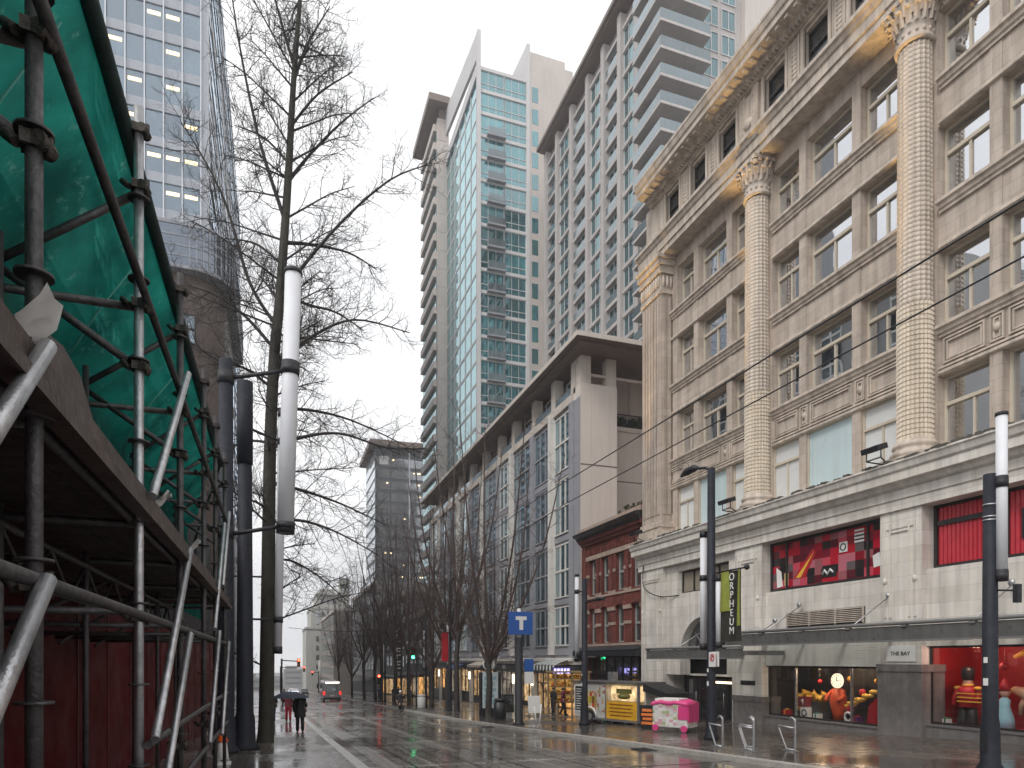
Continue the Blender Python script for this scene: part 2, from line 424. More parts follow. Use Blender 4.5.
BANDM = wet('pale_wet_paving_band', (.19,.175,.155), (.27,.25,.225), dry=.4, pav=(.45,.2,.03), puddle=.54)
for xo, wd_ in ((.45,.45),(3.2,.22),(5.9,.22)): strip('paving_band', lambda y: kx(KL,y)+xo, lambda y: kx(KL,y)+xo+wd_, .004, BANDM)
DARKB = wet('dark_wet_asphalt_joint', (.03,.028,.026), (.05,.046,.042), dry=.3, puddle=.45)
for xo in (1.25,2.75,3.8,5.3): strip('rail_groove', lambda y: kx(KL,y)+xo, lambda y: kx(KL,y)+xo+.07, .0045, DARKB)
bb_ = MB()
for i in range(18):
    y = 6+i*9.; sl_ = .3
    bb_.add([(kx(KL,y)+.95,y,G(y)+.0075),(kx(KR,y)-.05,y,G(y)+.0075),(kx(KR,y)-.05,y+sl_,G(y+sl_)+.0075),(kx(KL,y)+.95,y+sl_,G(y+sl_)+.0075)],[(0,1,2,3)])
struct(bb_.build('paving_band', BANDM))
# ------------------------------------------------------------------ windows
def window(parent, ax, at, a0, a1, z0, z1, gm, fm, mull=(), trans=(), fw=.07, name='window', sgn=-1, depth=.07):
    def bx(mb, p0, p1, q0, q1, c0, c1, m=0):     # c along the outward normal
        u, v = at + sgn*c0, at + sgn*c1
        if ax == 'x': mb.box(min(u,v), max(u,v), p0, p1, q0, q1, m)
        else: mb.box(p0, p1, min(u,v), max(u,v), q0, q1, m)
    b = MB(); bx(b, a0, a1, z0, z1, -.02, 0.); w = b.build(name, gm, parent)
    if fm is None: return w
    f = MB()
    bx(f, a0, a0+fw, z0, z1, .003, depth); bx(f, a1-fw, a1, z0, z1, .003, depth)
    bx(f, a0+fw, a1-fw, z0, z0+fw, .003, depth-.004); bx(f, a0+fw, a1-fw, z1-fw, z1, .003, depth-.004)
    for t in trans: zz = z0+(z1-z0)*t; bx(f, a0+fw, a1-fw, zz-fw*.75, zz+fw*.75, .003, depth+.03)
    for t in mull:
        full = t > 0; t = abs(t); aa = a0+(a1-a0)*t
        zt = z1-fw if full or not trans else z0+(z1-z0)*trans[-1]-fw*.75
        bx(f, aa-fw*.5, aa+fw*.5, z0+fw, zt, .003, depth-.008)
    f.build('frame', fm, w); return w

# ------------------------------------------------------------------ department store
S = empty('department_store', (21,20,G(20)), 'cream terracotta department store with giant columns and red window displays', 'building')
Y0, Y1 = 3., 36.
BAYS = [(9.6,17.9), (17.9,26.15), (26.15,34.9)]
OPEN = [[(10.3,12.1),(12.55,15.1),(15.5,17.3)], [(18.75,20.55),(20.97,23.42),(23.83,25.55)], [(26.9,28.45),(28.86,31.3),(31.7,33.3)]]
ROWS = [(9.3,11.78),(13.43,16.04),(17.66,20.28),(21.84,24.25)]
wall = MB()
XF = 21.35
cuts = [Y0]
for bay in OPEN:
    for a, b in bay: cuts += [a, b]
cuts.append(Y1-.02)
for a, b in zip(cuts[::2], cuts[1::2]): wall.box(XF, 23., a, b, 8.9, 26.0)
zz = [(8.9,9.3)] + [(ROWS[i][1], ROWS[i+1][0]) for i in range(3)] + [(24.25,26.0)]
for bay in OPEN:
    for a, b in bay:
        for z0, z1 in zz: wall.box(XF+.03, 22.98, a, b, z0, z1)
wall.box(23.,40., Y0, Y1-.02, -2.5, 28.7)                    # the body of the block
wall.build('wall', STONE, S)
# moulded sills and lintels running through each bay
def run(mb, prof, a, b, m=0): mb.prism(prof, 'y', a, b, m)   # prof in (x,z)
for bi, (a, b) in enumerate(BAYS):
    t = MB()
    ya, yb = a+.7, b-.7
    for z in (13.43, 17.66, 21.84):
        run(t, [(XF+.1,z+.02),(XF-.24,z-.01),(XF-.24,z-.12),(XF-.15,z-.16),(XF-.13,z-.27),(XF-.06,z-.31),(XF-.06,z-.4),(XF+.1,z-.4)], ya, yb)
    for z in (11.78, 16.04, 20.28):
        run(t, [(XF+.1,z+.16),(XF-.05,z+.16),(XF-.1,z+.1),(XF-.1,z+.02),(XF-.03,z-.015),(XF+.1,z-.015)], ya, yb)
    z0, z1 = 12.1, 12.95                                     # carved panels of the lower spandrel
    run(t, [(XF+.1,12.02),(XF-.08,12.02),(XF-.12,11.98),(XF-.12,11.94),(XF+.1,11.94)], ya, yb)
    c = (a+b)/2; L = (yb-ya)
    segs = [(ya+.15, c-L*.27), (c-L*.27+.15, c-L*.27+.6), (c-L*.27+.75, c+L*.27-.75), (c+L*.27-.6, c+L*.27-.15), (c+L*.27, yb-.15)]
    for p, q in segs:
        for o, h in ((0,.05),(.1,.03)):
            t.box(XF-h-.02, XF+.05, p+o, q-o, z0+o, z0+o+.06); t.box(XF-h-.02, XF+.05, p+o, q-o, z1-o-.06, z1-o)
            t.box(XF-h-.017, XF+.05, p+o, p+o+.06, z0+o+.06, z1-o-.06); t.box(XF-h-.017, XF+.05, q-o-.06, q-o, z0+o+.06, z1-o-.06)
    for k in (1, 3):
        p, q = segs[k]; t.ball((XF-.03,(p+q)/2,(z0+z1)/2), .15, (.5,1,1), 8)
    t.build('spandrel_moulding', STONE2, S)
# windows of the four main storeys
for bi, bay in enumerate(OPEN):
    for ri, (z0, z1) in enumerate(ROWS):
        for wi, (a, b) in enumerate(bay):
            if ri == 0 and bi > 0:
                if wi == 1: window(S, 'x', XF+.16, a, b, z0, z1, BLANKB, WINFR, fw=.05, name='blind_panel')
                else: window(S, 'x', XF+.2, a, b, z0, z1, BLANKW, WINFR, (-.5,), (.66,), .07, name='blind_panel')
            elif ri == 0: window(S, 'x', XF+.4, a, b, z0, z1, STOREGL, WINFR, (-.42,) if wi != 1 else (), (.62,) if wi != 1 else (), .08)
            else: window(S, 'x', XF+.42, a, b, z0, z1, STOREGL, WINFR, (-.5,), (.66,), .085)
# columns: base, fluted shaft, leafy capital
def column(y):
    c = MB(); r = .585
    prof = [(r,0.),(r,.12)]
    for i in range(27):
        z = .15+i*.168; prof += [(r-.038,z),(r-.038,z+.03),(r,z+.045),(r,z+.155)]
    c.lathe(prof, (21.05,y,9.68), 168, 0, False, .085, 28)
    sp = []
    for i in range(53):
        z = i*.168; q_ = r*(.985-.045*i/53); sp += [(q_-.014,z),(q_-.014,z+.02),(q_,z+.03),(q_,z+.16)]
    c.lathe(sp, (21.05,y,14.36), 160, 1, True, .07, 20)
    o = c.build('column', [GRID, SHAFT], S)
    b = MB()
    b.lathe([(.76,.0),(.8,.06),(.8,.15),(.74,.2),(.68,.24),(.67,.3),(.71,.35),(.73,.41),(.7,.47),(.63,.52),(.6,.6)], (21.05,y,9.1), 48)
    b.box(20.22,22.1,y-.83,y+.83,8.85,9.1); b.build('base', STONE2, o)
    k = MB()
    k.lathe([(.55,0.),(.62,.02),(.645,.08),(.62,.15),(.56,.17),(.56,.5),(.58,.56),(.61,.6),(.59,.66),(.6,1.0),(.72,1.42)], (21.05,y,23.3), 48)
    for i in range(16):
        w = 2*math.pi*i/16; k.ball((21.05+.56*math.cos(w),y+.56*math.sin(w),23.64),.06,(1,1,1.3),8)
    for ring, (n, z, h, rr) in enumerate(((16,.6,.5,.6),(16,.85,.55,.66))):
        for i in range(n):
            w = 2*math.pi*(i+ring*.5)/n; d = Vector((math.cos(w), math.sin(w), 0)); s = Vector((-d.y, d.x, 0))
            cc = Vector((21.05,y,23.3+z))
            pts = [cc+d*rr, cc+d*(rr+.05)+Vector((0,0,h*.5)), cc+d*(rr+.12)+Vector((0,0,h*.9)), cc+d*(rr+.24)+Vector((0,0,h)), cc+d*(rr+.27)+Vector((0,0,h*.8))]
            wd = [.09,.11,.105,.08,.035]
            vs = []; fs = []
            for p, q in zip(pts, wd): vs += [p-s*q, p+d*.05, p+s*q]
            for j in range(4):
                fs += [(3*j,3*j+1,3*j+4,3*j+3),(3*j+1,3*j+2,3*j+5,3*j+4)]
            k.add(vs, fs)
    for i in range(4):
        w = math.pi/4+i*math.pi/2; d = Vector((math.cos(w), math.sin(w), 0))
        k.ball(tuple(Vector((21.05,y,24.62))+d*.84), .13, (1,1,1), 10)
    k.box(20.3,21.8,y-.76,y+.76,24.72,24.9)
    k.build('capital', STONE2, o)
for y in (17.9, 26.15, 9.6): column(y)
p = MB(); ya, yb = 33.85, 35.9                                 # square corner pier
p.box(20.62,22.6,ya,yb,10.0,22.9)
for i in range(6): p.box(20.56,20.63, ya+.12+i*.31, ya+.12+i*.31+.2, 10.4, 22.7)
for i in range(5): p.box(20.75+i*.3,20.95+i*.3, ya-.06, ya+.01, 10.4, 22.7)
po = p.build('corner_pier', STONE, S)
p = MB()
for e, z0, z1 in ((.32,8.86,9.4),(.22,9.4,9.62),(.28,9.62,9.8),(.12,9.8,10.0)): p.box(20.62-e,22.6,ya-e,yb+.05,z0,z1)
p.build('base', STONE2, po)
p = MB()
for e, z0, z1 in ((.1,22.9,23.1),(.04,23.1,24.0),(.2,24.0,24.4),(.34,24.4,24.7),(.45,24.7,24.9)): p.box(20.62-e,22.6,ya-e,yb+.05,z0,z1)
for i in range(9): p.ball((20.53, ya+.1+i*.23, 23.6), .15, (.6,.7,2.4), 8)
for i in range(7): p.ball((20.75+i*.24, ya-.08, 23.6), .15, (.7,.6,2.4), 8)
p.build('capital', STONE2, po)
# entablature, attic and crowning cornice
e = MB()
run(e, [(22.3,24.9),(20.52,24.9),(20.52,25.22),(20.44,25.22),(20.44,25.62),(20.36,25.66),(20.3,25.8),(20.2,25.86),(20.2,26.02),(20.9,26.3),(22.3,26.3)], Y0, Y1+.1)
e.build('architrave', STONE2, S)
att = MB()
AW = [(9.45,10.8),(11.9,13.25),(14.35,15.7),(19.25,20.6),(21.7,23.05),(24.15,25.5),(27.5,28.85),(29.95,31.3),(32.4,33.75)]
cz = [Y0] + [v for w in AW for v in w] + [Y1]
for a, b in zip(cz[::2], cz[1::2]): att.box(20.95, 22.6, a, b, 26.25, 28.75)
for a, b in AW: att.box(20.98,22.58,a,b,26.25,26.65); att.box(20.98,22.58,a,b,28.35,28.75)
for a, b in AW:                                            # architraves round the attic windows
    att.box(20.86,21.0,a-.16,a,26.45,28.5); att.box(20.86,21.0,b,b+.16,26.45,28.5); att.box(20.84,21.0,a-.16,b+.16,28.5,28.6)
att.build('attic', STONE2, S)
orn = MB()
for a, b in zip([w[1] for w in AW], [w[0] for w in AW[1:]]):
    if b-a < 1.5:
        m_ = (a+b)/2
        orn.box(20.9,20.96,m_-.3,m_+.3,26.5,28.55)
        for i in range(9): orn.ball((20.9,m_,26.75+i*.195), .17, (.35,1,.62), 8)
        orn.box(20.86,20.955,m_-.32,m_-.25,26.5,28.55); orn.box(20.86,20.955,m_+.25,m_+.32,26.5,28.55)
    else:
        for m_ in (a+.55, b-.55):
            orn.box(20.8,20.955,m_-.2,m_+.2,26.4,28.58)
            for i in range(4): orn.box(20.77,20.8,m_-.16+i*.1,m_-.11+i*.1,26.6,28.45)
        m_ = (a+b)/2; orn.box(20.84,20.955,m_-.55,m_+.55,26.7,28.4); orn.ball((20.82,m_,27.1),.3,(.4,1.2,.8),10)
        for s_ in (-1,1):
            for i in range(6): orn.ball((20.82,m_+s_*.42,26.95+i*.25),.13,(.4,1,1),8)
orn.build('attic_ornament', STONE2, S)
for a, b in AW: window(S, 'x', 21.22, a, b, 26.65, 28.35, ATTGL, DARKFR, (), (.52,), .07, name='attic_window')
c = MB()
run(c, [(22.6,28.6),(20.75,28.6),(20.7,28.72),(20.5,28.76),(20.45,28.88),(19.95,28.95),(19.9,28.95),(19.9,29.2),(19.82,29.25),(19.74,29.48),(19.7,29.52),(19.7,29.66),(20.4,29.86),(22.6,29.86)], Y0, Y1-.7)
c.box(20.6,22.4,Y0,Y1-.75,29.8,30.5)
co = c.build('cornice', STONE2, S)
d = MB()
n = int((Y1-Y0)/.55)
for i in range(n-1):
    y = Y0+.2+i*.55
    d.box(20.0,20.47,y,y+.2,28.8,28.925)
d.build('bracket', STONE2, co)
d = MB()
for i in range(int((Y1-.9-Y0)/.2)): d.box(20.51,20.72,Y0+i*.2,Y0+i*.2+.11,28.64,28.745)
stuff(d.buildn('dentil', STONE2, co))
# ledge over the ground floor
l = MB()
run(l, [(22.,7.33),(20.5,7.33),(20.5,7.66),(20.44,7.7),(20.44,8.0),(20.3,8.06),(20.22,8.18),(20.02,8.22),(20.02,8.5),(19.94,8.56),(19.88,8.74),(19.82,8.78),(19.82,8.84),(20.3,8.9),(22.,8.9)], Y0, Y1+.2)
l.build('ledge', STONE3, S)
l = MB()
for i in range(150):
    y = Y0+rnd.random()*(Y1-Y0); w = .05+rnd.random()*.25
    l.box(19.8+rnd.random()*.03,20.2,y,y+w,8.83,8.88+rnd.random()*.06)
stuff(l.buildn('moss', MOSS, S))
# ground floor
w = MB()
PIERS = [(8.7,10.6),(17.28,18.95),(25.3,27.2),(33.6,36.)]
for a, b in PIERS:
    w.box(20.6,22.5,a,b,-2.3,7.33)
    for o in (.2, .42):                                    # sunk panel with hanging bell-flower drops
        w.box(20.565-o*.05,20.6,a+o,a+o+.07,3.6,6.9); w.box(20.565-o*.05,20.6,b-o-.07,b-o,3.6,6.9)
        w.box(20.567-o*.05,20.6,a+o+.07,b-o-.07,6.83-o*.6,6.9-o*.6)
    for yy in (a+.2, b-.27): w.ball((20.56,yy+.035,4.9),.08,(1,1,1.6),8)
w.box(20.85,22.5,18.95,25.3,1.84,5.12); w.box(20.85,22.5,10.6,17.28,2.57,5.18); w.box(20.85,22.5,Y0,8.7,-2,7.33)
w.box(20.85,22.5,27.2,28.0,5.72,7.33); w.box(20.85,22.5,32.4,33.6,5.72,7.33); w.box(20.853,22.5,28.0,32.4,6.95,7.33)
arc = [(30.2+2.05*math.cos(math.pi*i/20), 2.3+2.05*math.sin(math.pi*i/20)) for i in range(21)]
w.prism([(33.6,1.3),(33.6,5.72),(27.2,5.72),(27.2,1.3),(28.15,1.3)] + arc[::-1] + [(32.25,1.3)], 'x', 20.85, 21.5)
w.box(20.85,22.,27.2,27.75,-2,1.3)
w.build('ground_floor_wall', STONE3, S)
g = MB()
for a, b, zt in ((17.22,19.0,1.95),(25.25,27.25,.45),(33.55,36.02,.2)):
    g.box(20.53,21.6,a,b,-2.2,zt-.25); g.box(20.49,21.6,a-.04,b+.04,zt-.25,zt)
g.box(20.75,21.5,18.95,25.3,-2.2,-.42); g.box(20.75,21.5,10.6,17.28,-2.2,-.12)
g.build('granite_plinth', GRANITE, S)
def display(y0, y1, z0, z1, back, name='display_window', mull=()):
    wn = MB(); wn.box(21.0,21.02,y0,y1,z0,z1); o = wn.build(name, clear('shop_window_glass'), S)
    f = MB(); t = .07
    f.box(20.95,21.03,y0,y0+t,z0,z1); f.box(20.95,21.03,y1-t,y1,z0,z1); f.box(20.953,21.03,y0+t,y1-t,z0,z0+t); f.box(20.953,21.03,y0+t,y1-t,z1-t,z1)
    f.build('frame', DARKFR, o)
    if mull:
        f = MB()
        for q in mull: f.box(20.955,21.028,q-.04,q+.04,z0+t,z1-t)
        f.build('mullion', STEEL, o)
    f = MB(); f.box(20.7,20.98,y0-.02,y1+.02,z0-.07,z0-.003); f.build('sill', STEEL, o)
    b = MB(); b.box(21.05,22.7,y0,y1,z0-.06,z0-.01); b.box(22.7,22.76,y0,y1,z0,z1); b.box(21.05,22.7,y0-.05,y0,z0,z1); b.box(21.05,22.7,y1,y1+.05,z0,z1); b.box(21.05,22.7,y0,y1,z1,z1+.05)
    b.build('display_box', back, o); return o
DBACK = mat('dark_display_back', (.02,.016,.018), .6, .2, 2); RBACK = mat('red_display_back', (.3,.008,.012), .6, .2, 2)
d1 = display(18.97,25.28,-.35,1.84,DBACK,mull=(20.62,23.6)); d2 = display(10.62,17.26,-.05,2.57,RBACK)
sh = MB()
for i in range(14): sh.box(20.78,20.84-.02*(i%2),18.97,25.28,1.86+i*.1,1.95+i*.1)
sh.build('roller_shutter', mat('cream_shutter', (.62,.6,.55), .5, .1, 2, streak=.15), S)
v = MB()
v.box(20.80,20.86,19.85,23.95,3.5,4.12,1)
for i in range(8): v.obox((20.78,21.9,3.58+i*.072),(.03,0,.012),(0,2.03,0),(0,0,.012))
for y in (19.85,21.2,22.6,23.9): v.box(20.76,20.8,y,y+.05,3.5,4.12)
v.build('vent', [STONE2, DARK], S)
# printed and curtained mezzanine windows
COLL = collage('red_poster_collage', [(.42,.012,.03),(.1,.012,.02),(.3,.1,.11),(.5,.07,.1),(.02,.015,.018),(.22,.01,.02),(.12,.1,.1),(.46,.14,.18),(.35,.01,.03),(.03,.02,.02),(.4,.015,.03),(.18,.012,.03)], .42, .33, .12)
mz = window(S, 'x', 21.12, 18.97, 25.28, 5.15, 7.3, COLL, DARKFR, (.155,.84), (), .1, name='mezzanine_window')
q = MB()
q.box(21.1,21.115,20.95,21.35,6.35,6.75,0); q.lathe([(.02,0),(.02,.01)],(0,0,0),4)
for i in range(4): q.box(21.1,21.115,20.15,20.6,6.62+i*.14,6.7+i*.14,0)
q.prism([(23.9,5.6),(23.2,5.62),(22.6,6.55),(22.75,6.75)],'x',21.1,21.114,1)
q.prism([(23.75,5.61),(23.45,5.615),(22.68,6.62)],'x',21.095,21.0995,2)
q.prism([(22.3,5.45),(21.5,5.45),(21.5,5.85),(22.3,5.85)],'x',21.1,21.114,3)
q.tube([(21.09,22.22,5.6),(21.09,22.1,5.75),(21.09,21.95,5.58),(21.09,21.8,5.76),(21.09,21.65,5.62)],.045,6,0)
q.prism([(24.9,5.3),(24.55,5.35),(24.65,6.0),(24.95,6.2)],'x',21.1,21.114,0); q.prism([(19.35,5.6),(19.7,5.55),(19.75,6.0),(19.45,6.1)],'x',21.1,21.114,0)
q.box(21.1,21.114,24.2,24.45,5.35,5.9,4)
rg = [(21.15+.13*math.cos(i*math.pi/8),6.55+.13*math.sin(i*math.pi/8)) for i in range(16)]
q.tube([(21.09,a,b) for a,b in rg]+[(21.09,*rg[0])],.025,5,3)
q.build('poster_shape', [WHITE, RED, GOLD, BLACKP, mat('beige_print',(.5,.38,.2),.5,.1,3)], mz)
mz = window(S, 'x', 21.2, 10.62, 17.26, 5.2, 7.35, DARK, DARKFR, (.63,), (), .11, name='mezzanine_window')
cu = MB(); vs = []; fs = []
n = 170
for i in range(n+1):
    y = 10.75+i*(17.12-10.75)/n; x = 21.165+.02*math.sin(i*1.6)
    vs += [(x,y,5.32),(x,y,7.22)]
for i in range(n): fs.append((2*i,2*i+1,2*i+3,2*i+2))
cu.add(vs,fs); cu.build('curtain', CURT, mz)
q = MB(); q.box(21.09,21.14,15.05,17.1,6.62,6.78); q.build('transom', DARKFR, mz)
q = MB(); q.prism([(14.35,5.75),(11.,5.9),(11.,6.8),(14.35,6.65)],'x',21.1,21.12); sg = q.build('sign_panel', BLACKP, mz)
text('lettering','F',.42,(21.085,13.98,6.42),FACE_X,WHITE,sg); text('lettering','SCR',.28,(21.085,13.95,6.08),FACE_X,WHITE,sg)
up = window(S, 'x', 21.15, 28.0, 32.4, 5.72, 6.95, mat('tan_blind',(.28,.24,.19),.5,.1,2), DARKFR, (.25,.5,.75), (), .09, name='mezzanine_window')
# entrance: fanlight, doors, plaques
en = MB(); en.box(22.0,22.1,27.3,33.6,-2.,4.6); en.build('entrance_recess', DARK, S)
fl = MB()
fl.prism([(30.2+2.04*math.cos(math.pi*i/16),2.3+2.04*math.sin(math.pi*i/16)) for i in range(17)],'x',21.3,21.33)
fo = fl.build('fanlight', glass('fanlight_glass',(.03,.03,.03),.2), S)
fl = MB()
for i in range(1,8):
    w_ = math.pi*i/8; fl.tube([(21.28,30.2,2.32),(21.28,30.2+2.03*math.cos(w_),2.3+2.03*math.sin(w_))],.03,5)
fl.tube([(21.28,30.2+1.1*math.cos(math.pi*i/12),2.3+1.1*math.sin(math.pi*i/12)) for i in range(13)],.03,5)
fl.build('glazing_bar', STEEL, fo)
for i in range(4):
    y = 27.9+i*1.2
    dr = MB(); dr.box(21.6,21.63,y+.06,y+1.1,-1.1,1.05); do = dr.build('door', glass('door_glass',(.015,.015,.018),.12), S)
    dr = MB()
    for p_ in ((y,y+.07,-1.15,1.12),(y+1.09,y+1.16,-1.15,1.12),(y+.07,y+1.09,1.05,1.13),(y+.07,y+1.09,-1.13,-.9)): dr.box(21.55,21.65,*p_)
    dr.build('door_frame', DARKFR, do)
    dr = MB(); dr.tube([(21.5,y+.2,-.4),(21.5,y+.2,.4)],.02,6); dr.build('handle', STEEL, do)
lb = MB(); lb.box(20.9,20.95,27.9,29.3,.93,1.03); lb.build('strip_light', WARMW, S)
lb = MB(); lb.box(21.5,22.0,27.75,32.6,1.25,1.35); lb.build('door_head', STONE3, S)
pl = MB(); pl.box(20.57,20.6,25.75,26.75,.95,1.15); pl.build('plaque', BLACKP, S)
pl = MB(); pl.box(20.56,20.6,17.5,18.65,2.05,2.6); po = pl.build('name_plate', WHITE, S)
text('lettering','THE BAY',.2,(20.552,18.08,2.32),FACE_X,BLACKP,po)
# street canopies
def canopy(y0, y1, z0, z1, xo):
    c = MB()
    c.box(xo,xo+.06,y0,y1,z0,z1-.12)
    o = c.build('canopy', mat('grey_canopy_fascia',(.12,.12,.115),.35,.15,1.5,streak=.2), S)
    f = MB()
    f.tube([(xo-.02,y0,z1-.04),(xo-.02,y1,z1-.04)],.06,8); f.box(xo-.04,xo+.08,y0,y1,z0-.06,z0)
    n = max(2,int((y1-y0)/2.1))
    for i in range(n+1):
        y = y0+.1+(y1-y0-.2)*i/n
        f.box(xo+.02,20.7,y-.05,y+.05,z0+.1,z0+.29); f.box(xo-.05,xo+.1,y-.09,y+.09,z1-.16,z1-.04)
    f.build('canopy_frame', mat('grey_canopy_steel',(.17,.17,.165),.4,.15,2), o)
    r = MB(); r.box(xo+.07,20.72,y0,y1,z0+.3,z0+.32); r.build('glass_roof', clear('canopy_glass',(.9,.91,.9),.06), o)
    r = MB()
    for i in range(0,n+1,2):
        y = y0+.3+(y1-y0-.6)*i/n; r.tube([(20.75,y+.3,z1+1.1),(xo+.1,y,z1-.05)],.022,6); r.ball((20.62,y+.3,z1+1.1),.12,(.5,1,1),8)
    r.build('tie_rod', STEEL, o)
canopy(5.,25.2,2.74,3.3,18.6); canopy(23.9,31.7,2.2,2.72,18.45)

# floodlights standing on the ledge, lit
def floodlight(y, lab):
    o = empty('floodlight', (19.75,y,8.9), lab, 'floodlight', 'floodlights along the store ledge')
    b = MB(); b.obox((19.62,y,9.42),(.22,0,.07),(0,.36,0),(-.03,0,.09)); b.build('lamp_housing', IRON, o)
    b = MB(); b.obox((19.665,y,9.517),(.17,0,.055),(0,.3,0),(-.003,0,.008)); b.build('lens', emit('floodlight_lens',(1.,.75,.4),3.), o)
    b = MB()
    for s in (-.3,.3): b.tube([(19.6,y+s,9.36),(19.6,y+s,9.05),(20.1,y+s*.3,8.95)],.025,6)
    b.tube([(19.6,y-.3,9.06),(19.6,y+.3,9.06)],.025,6); b.build('bracket', IRON, o)
    L = bpy.data.lights.new('floodlight_beam','SPOT'); L.energy = 6800; L.color = (1.,.64,.24); L.spot_size = R(16); L.spot_blend = 1.; L.shadow_soft_size = .25
    lo = bpy.data.objects.new('floodlight_beam', L); COL.objects.link(lo); lo.location = (19.66,y+.45,9.62)
    lo.rotation_euler = (Vector((20.45,y+.05,24.6))-Vector((19.66,y+.45,9.62))).to_track_quat('-Z','Y').to_euler()
floodlight(18.3,'black floodlight on the ledge at the foot of the column nearest the camera')
floodlight(26.5,'black floodlight on the ledge at the foot of the middle column')
floodlight(34.9,'black floodlight on the ledge beside the square corner pier')
# window display figures
def disp(label, cat, loc, nm): return empty(nm, loc, label, cat)
zf = -.06
t = disp('toy soldier in a red coat and tall black hat in the red window','display figure',(21.6,16.4,zf),'toy_soldier')
b = MB(); b.lathe([(.2,0),(.24,.1),(.2,.5),(.17,.82)],(21.6,16.22,zf),14); b.lathe([(.2,0),(.24,.1),(.2,.5),(.17,.82)],(21.6,16.6,zf),14); b.build('trousers', BLACKP, t)
b = MB(); b.lathe([(.36,0),(.33,.25),(.4,.65),(.36,.82),(.14,.88)],(21.6,16.4,zf+.78),18)
for s in (-1,1): b.tube([(21.6,16.4+s*.42,zf+1.52),(21.52,16.4+s*.54,zf+1.15),(21.45,16.4+s*.5,zf+.85)],[.13,.11,.09],8)
b.build('coat', RED, t)
b = MB()
for s in (-1,1): b.ball((21.6,16.4+s*.44,zf+1.58),.17,(1,1,.5),10)
for i in range(3): b.box(21.2,21.26,15.5,16.6,zf+1.0+i*.17,zf+1.05+i*.17)
b.lathe([(.22,0),(.22,.1)],(21.6,16.4,zf+1.66),12); b.build('braid', GOLD, t)
b = MB(); b.ball((21.6,16.4,zf+1.82),.19,(1,1,1.1),12); b.ball((21.42,16.4,zf+1.82),.04,(1,1,1),6); b.build('head', SKIN, t)
b = MB(); b.lathe([(.2,0),(.23,.05),(.26,.35),(.22,.5),(.1,.55)],(21.6,16.4,zf+1.93),16); b.build('hat', BLACKP, t)
t.scale = (.78,)*3
t = disp('big red drum behind the toy soldier','drum',(22.3,16.7,zf),'drum')
b = MB(); b.lathe([(.42,0),(.42,1.1)],(22.3,16.7,zf),24); b.build('drum_shell', RED, t); b = MB(); b.lathe([(.44,0),(.44,.08)],(22.3,16.7,zf+1.1),24); b.build('hoop', CURT, t)
t = disp('large white toy horse rearing in the red window','toy horse',(22.1,14.50,zf),'toy_horse')
b = MB(); HT = mat('tan_wood',(.5,.36,.24),.5,.1,3)
b.tube([(22.1,15.40,zf+1.45),(22.1,14.80,zf+1.25),(22.1,14.20,zf+1.1),(22.1,13.80,zf+1.4),(22.05,13.70,zf+1.9),(21.95,13.95,zf+2.05),(21.9,14.20,zf+1.9)],[.12,.28,.3,.25,.18,.15,.08],10)
for a,c in (((14.90,1.2),(15.15,.5)),((14.20,1.0),(14.50,.3)),((14.80,1.1),(14.80,.0)),((14.0,1.1),(13.8,.0))): b.tube([(22.1,a[0],zf+a[1]),(22.1,(a[0]+c[0])/2+.1,zf+(a[1]+c[1])/2),(22.1,c[0],zf+c[1])],[.15,.09,.07],8)
b.build('body', HT, t)
b = MB(); b.tube([(22.1,13.65,zf+2.1),(22.1,13.55,zf+1.6),(22.1,13.70,zf+1.3)],[.08,.12,.06],8); b.tube([(22.1,15.40,zf+1.5),(22.1,15.70,zf+1.2),(22.1,15.70,zf+.7)],[.05,.09,.03],8); b.build('mane', GOLD, t)
t.scale = (.85,)*3
t = disp('small doll in a blue dress and red hat beside the toy horse','doll',(21.6,15.20,zf),'doll')
b = MB(); b.lathe([(.3,0),(.25,.35),(.14,.7),(.16,.9),(.06,1.)],(21.6,15.20,zf),14); b.build('dress', mat('pale_blue_cloth',(.3,.55,.65),.6,.1,3), t)
b = MB(); b.ball((21.6,15.20,zf+1.13),.15,(1,1,1),12); b.ball((21.45,15.20,zf+1.13),.03,(1,1,1),6); b.build('head', SKIN, t)
b = MB(); b.lathe([(.17,0),(.12,.2),(.02,.4)],(21.6,15.20,zf+1.2),12); b.build('hat', RED, t)
t = disp('golden arching swan neck ornament at the far right of the red window','ornament',(22.2,14.40,zf),'swan_ornament')
b = MB(); b.tube([(22.2,13.80,zf+1.2),(22.2,14.20,zf+1.6),(22.1,14.50,zf+2.2),(22.,14.85,zf+2.4),(21.95,15.15,zf+2.25)],[.3,.2,.12,.12,.05],10); b.build('body', GOLD, t)
b = MB(); b.lathe([(.5,0),(.5,.9),(.3,1.3)],(22.2,13.80,zf),16); b.build('pedestal', RED, t)
zf = -.37
t = disp('clown figure with a round glowing clock face for a head in the dark window','display figure',(21.8,22.1,zf),'clock_figure')
b = MB(); b.lathe([(.2,0),(.24,.3),(.34,.7),(.3,1.),(.2,1.3)],(21.8,22.1,zf),16)
for s in (-1,1): b.tube([(21.8,22.1+s*.25,zf+1.2),(21.6,22.1+s*.42,zf+.95),(21.4,22.1+s*.3,zf+.8)],[.11,.09,.07],8)
b.build('suit', mat('orange_red_cloth',(.6,.09,.03),.5,.2,4), t)
b = MB(); b.tube([(21.7,22.1,zf+1.62),(21.78,22.1,zf+1.62)],[.3,.3],28); ck = b.build('clock_face', emit('lit_clock_face',(1.,.8,.55),1.1), t)
b = MB()
for i in range(12):
    w_ = i*math.pi/6; b.obox((21.69,22.1+.24*math.sin(w_),zf+1.62+.24*math.cos(w_)),(.006,0,0),(0,.012,0),(0,0,.02))
